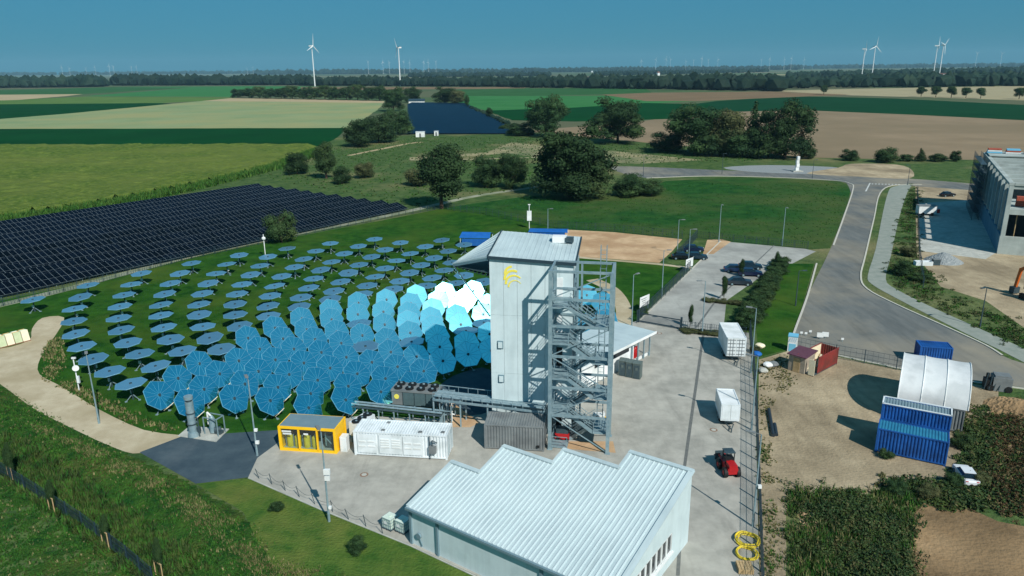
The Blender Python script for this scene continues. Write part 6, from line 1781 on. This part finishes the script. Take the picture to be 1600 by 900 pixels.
for k, u in enumerate(range(372, 610, 17)):
    tree('tree', 'dark tree in the line behind the tan strip, %s from the left' % ordn(k + 1), u, 153 + k * .35, 138 - (k % 3) * 1.5 - k * .4, 24, 'full', k, 'line of trees behind the tan strip')
# hedge shrubs along the car park
for k in range(24):
    t_ = k / 23
    u, v = 1222 - 56 * t_, 414 + 98 * t_
    tree('hedge_shrub', 'grey green hedge shrub along the car park, %s from the far end' % ordn(k + 1), u + rng.uniform(-4, 4), v, v - 14 - 8 * t_ - rng.uniform(0, 5), 26 + 10 * t_, 'bush', k % 2, 'hedge shrubs along the car park', 'shrub')
for k, (u, v, w) in enumerate(((1075, 519, 26), (1095, 521, 24), (1115, 523, 26), (1135, 525, 26), (1108, 471, 22), (1128, 473, 22), (1148, 475, 22))):
    tree('low_hedge', 'low yellow green hedge piece at %s, number %s from left' % ('the yard end of car park' if k < 4 else 'the car park bay end', ordn((k if k < 4 else k - 4) + 1)), u, v, v - 6, w, 'bush', 2, 'low hedges of the car park', 'hedge')
for k, (u, v, vt) in enumerate(((1078, 512, 474), (1131, 468, 432), (1158, 432, 403), (1214, 420, 392), (1132, 448, 430))):
    t = tree('young_tree', ['thin young tree at the car park gate', 'thin young staked tree in the car park bay', 'dark slim young tree among the parked cars', 'slim young tree in the hedge by the car park', 'small dark young tree left of the slate car'][k], u, v, vt, 9, 'oval', 1, 'young trees of the car park')
# staked saplings along the bank fence
for k, (u, v, vt) in enumerate(((20, 752, 690), (84, 800, 748), (168, 855, 803), (252, 905, 838))):
    p = G(u, v); z0 = bank_z(p.x, p.y)
    t = tree('staked_sapling', 'staked sapling along the bank fence, %s from the left' % ordn(k + 1), u, v, vt, 14, 'oval', 1, 'staked saplings on the bank'); t.location.z = z0
    t.rotation_euler = (0, 0, R(-35))
    hs = 1.55
    for s in (-.5, .5):
        mb = MB(); mb.tube((s, -.1, 0), (s, -.1, hs), .045, n=6); mb.build('stake', m_wood, t)
    mb = MB(); mb.bar((-.55, -.1, hs), (.55, -.1, hs), .07); mb.build('cross_bar', m_wood, t)
for k, (u, v, vt, w) in enumerate(((433, 797, 784, 22), (559, 862, 838, 30))):
    tree('lawn_shrub', ['small dark shrub on the lawn left of the lamp post', 'spiky dark shrub on the lawn below the caged tanks'][k], u, v, vt, w, 'bush', 1, None, 'shrub')
for k, (u, v, vt, w) in enumerate(((1004, 492, 480, 18), (982, 520, 508, 16), (1180, 552, 540, 18), (1385, 715, 700, 22), (1400, 770, 752, 34), (1450, 778, 758, 34), (1500, 700, 672, 30), (1410, 430, 405, 30), (1420, 400, 382, 26), (1440, 440, 425, 30), (1488, 758, 738, 30), (1528, 756, 736, 32))):
    tree('wild_shrub', 'wild green shrub ' + ['behind the sign at the car park gate', 'beside the gate post of the car park', 'over the fence by the big white trailer', 'at left foot of the nearest blue container', 'at the top left of the tall weeds', 'at the top right of the tall weeds', 'right of the blue containers', 'on the verge beside the gravel heap', 'on the verge above the gravel heap', 'on the verge right below the white trough', 'left of the white car in the weeds', 'right of the white car in the weeds'][k], u, v, vt, w, 'bush', k, None, 'shrub')

# ------------------------------------------------------------------ far woods: read as one mass each
def wood(label, spans, n_per, name='distant_wood'):
    V, F = [], []
    bm = bmesh.new(); bmesh.ops.create_icosphere(bm, subdivisions=1, radius=1)
    base_v = np.array([v.co[:] for v in bm.verts]); base_f = [[v.index for v in f.verts] for f in bm.faces]; bm.free()
    for (u0, v0, t0, u1, v1, t1, depth) in spans:
        n = int(abs(u1 - u0) * n_per)
        for k in range(n):
            s = nrg.random()
            u, v = u0 + (u1 - u0) * s, v0 + (v1 - v0) * s
            p = G(u, v); H = hgt(u, v, t0 + (t1 - t0) * s) * nrg.uniform(.62, 1.08)
            y = p.y + nrg.uniform(0, depth); x = p.x * (y / p.y)
            H = max(H, 4); w = H * nrg.uniform(.38, .7)
            q = base_v * (1 + .28 * nrg.normal(size=(len(base_v), 1)).clip(-1, 1))
            o = len(V)
            V += (q * [w, w, H * .56] + [x, y, H * .5]).tolist()
            F += [[i + o for i in f] for f in base_f]
    me = bpy.data.meshes.new(name); me.from_pydata(V, [], F); me.materials.append(m_leaff); me.update()
    return ob(name, me, None, label, 'wood', kind='stuff')
wood('dark wood along the far left behind the fields', [(-120, 139, 121, 165, 136, 119, 160)], 1.2)
wood('long dark tree belt across the middle distance', [(178, 134, 118, 480, 133, 119, 140), (470, 134, 120, 800, 136, 121, 160)], 1.2)
wood('dark tree belt with village houses right of centre', [(800, 137, 121, 1060, 140, 119, 200), (1050, 140, 118, 1215, 143, 117, 200)], 1.2)
wood('loose woods and hedges behind the beige field on the right', [(1190, 139, 123, 1420, 136, 118, 300), (1400, 137, 117, 1750, 133, 112, 300), (1230, 124, 113, 1600, 114, 104, 500)], 1.0)
wood('blue hazy woods near the horizon', [(-150, 119, 114, 420, 115, 110, 900), (400, 117, 109, 820, 114, 107, 900), (800, 114, 106, 1250, 109, 102, 900), (1230, 108, 101.5, 1750, 103, 97, 900), (640, 121, 113, 860, 119, 112, 500), (930, 119, 112, 1200, 113, 107, 600)], 1.3)
wood('thin dark hedge along the right side of the far solar park', [(735, 172, 166, 830, 214, 205, 6)], .5)

# village houses in the tree belt
m_tile = mat('clay_tiles', S(112, 74, 60), S(98, 64, 54), .5, .8)
HS_ = [(872, 128), (884, 126), (897, 127), (908, 124), (918, 126), (925, 125), (845, 129), (858, 128), (782, 128), (770, 129), (1330, 126), (1340, 125), (1392, 127), (1398, 125), (1410, 128), (1278, 128), (1470, 121), (1484, 122), (1498, 121), (1555, 120), (1580, 118), (742, 130), (925, 113), (1060, 106), (1028, 118), (1180, 108)]
for k, (u, v) in enumerate(sorted(HS_)):
    p = G(u, v); s = min(1.5, max(.6, p.y / 2600))
    t = thing('village_house', 'small pale village house among far trees, %s counting from the left' % ordn(k + 1), 'house', p, rng.uniform(-.6, .6), 'far village houses')
    mb = MB(); mb.box((0, 0, 4.6 * s / 1.0), (10 * s, 8 * s, 9.2 * s)); mb.build('wall', m_white, t)
    mb = MB(); slab(mb, [(-5.5 * s, -4.6 * s, 9.0 * s), (5.5 * s, -4.6 * s, 9.0 * s), (5.5 * s, 0, 13 * s), (-5.5 * s, 0, 13 * s)], .3); slab(mb, [(-5.5 * s, .02, 13 * s), (5.5 * s, .02, 13 * s), (5.5 * s, 4.6 * s, 9 * s), (-5.5 * s, 4.6 * s, 9 * s)], .3); mb.build('roof', [m_tile, m_trimd, m_trimd][k % 3], t)
lm = thing('long_shed', 'long low pink roofed shed in the far woods on the right', 'shed', G(1482, 119), R(3))
mb = MB(); mb.box((0, 0, 4), (110, 30, 8)); mb.build('wall', m_white, lm); mb = MB(); mb.box((0, 0, 9), (114, 34, 2.0)); mb.build('roof', m_tile, lm)

# ================================================================== WIND TURBINES
mb = MB(); mb.tube((0, 0, 0), (0, 0, 1), .016, .009, n=12); tw_me = mb.mesh('tower', m_white)
mb = MB(); mb.box((0, .03, 1.012), (.032, .1, .034)); nac_me = mb.mesh('nacelle', m_white)
mb = MB(); mb.tube((0, -.025, 1.012), (0, -.055, 1.012), .02, .008, n=10); hubm = mb.mesh('hub', m_white)
mb = MB()
vs = []
for (r, w, th) in ((.0, .012, .010), (.06, .03, .012), (.2, .024, .008), (.36, .014, .005), (.46, .004, .002)):
    vs += [(-w * .35, -th, r), (w * .65, 0, r), (-w * .35, th, r)]
mb.add(vs, [(3 * i + a, 3 * i + (a + 1) % 3, 3 * i + 3 + (a + 1) % 3, 3 * i + 3 + a) for i in range(4) for a in range(3)]); blade_me = mb.mesh('blade', m_white)
def turbine(label, u, vhub, D, grp, yaw, phase, hubh=None):
    d = fwd + rx * ((u - 800) / FPX) - uy * ((vhub - 450) / FPX)
    p = Vector((0, 0, CAM_H)) + d * (D / d.y)
    H = p.z
    t = thing('wind_turbine', label, 'wind turbine', (p.x, p.y, 0), yaw, grp)
    t.scale = (H, H, H)
    ob('tower', tw_me, t); ob('nacelle', nac_me, t); ob('hub', hubm, t)
    for k in range(3): ob('blade', blade_me, t, loc=(0, -.045, 1.012), rot=(0, phase + 2.0944 * k, 0), scale=.68)
    return t
turbine('large wind turbine left of centre, left of the nearer pair', 487, 72.5, 2000, 'large wind turbines', R(68), .1)
turbine('large wind turbine left of centre, right of the nearer pair', 622.5, 75, 1900, 'large wind turbines', R(-62), -.6)
turbine('left wind turbine of the first pair at right', 1351.5, 77, 2300, 'large wind turbines', R(60), -.4)
turbine('tall right wind turbine of the first pair at right', 1368, 73, 2250, 'large wind turbines', R(20), .15)
turbine('left wind turbine of the second pair at right', 1465, 72, 2500, 'large wind turbines', R(65), .2)
turbine('right wind turbine of the second pair at right', 1474.5, 71, 2350, 'large wind turbines', R(35), .8)
FARW = [(96, 105), (108, 107), (134, 107), (148, 105), (170, 103), (177, 105), (205, 105), (213, 105), (386, 107), (395, 106), (575, 97), (598, 97), (608, 98), (631, 97), (640, 98), (662, 97), (669, 97), (681, 97), (1002, 95), (1025, 93), (1041, 92), (1048, 93), (1072, 96), (1084, 95), (1097, 91), (1107, 94), (1122, 93), (1203, 92), (1226, 93), (1237, 91), (1257, 93), (1190, 94), (1527, 84), (1566, 84)]
for k, (u, v) in enumerate(FARW):
    t = turbine('tiny white wind turbine on the horizon, %s counting from the left' % ordn(sorted(FARW).index((u, v)) + 1), u, v, 8200, 'tiny turbines on the horizon', R(rng.uniform(-40, 40)), rng.uniform(0, 2)); t.scale = (t.scale.x * .6, t.scale.y * .6, t.scale.z)

# ================================================================== HAZE
hz = MB().box((0, 6000, 124), (17000, 13000, 252)).mesh('haze', [])
hm = bpy.data.materials.new('haze_air'); hm.use_nodes = True
hn = hm.node_tree.nodes; hn.remove(hn['Principled BSDF'])
pv = hn.new('ShaderNodeVolumePrincipled')
pv.inputs['Color'].default_value = (0.42, 0.80, 1.0, 1)
pv.inputs['Density'].default_value = 0.000044
pv.inputs['Anisotropy'].default_value = 0.0
hm.node_tree.links.new(pv.outputs[0], hn['Material Output'].inputs['Volume'])
hz.materials.append(hm)
ob('haze', hz, None, 'pale blue haze over the whole plain', 'haze', kind='stuff')
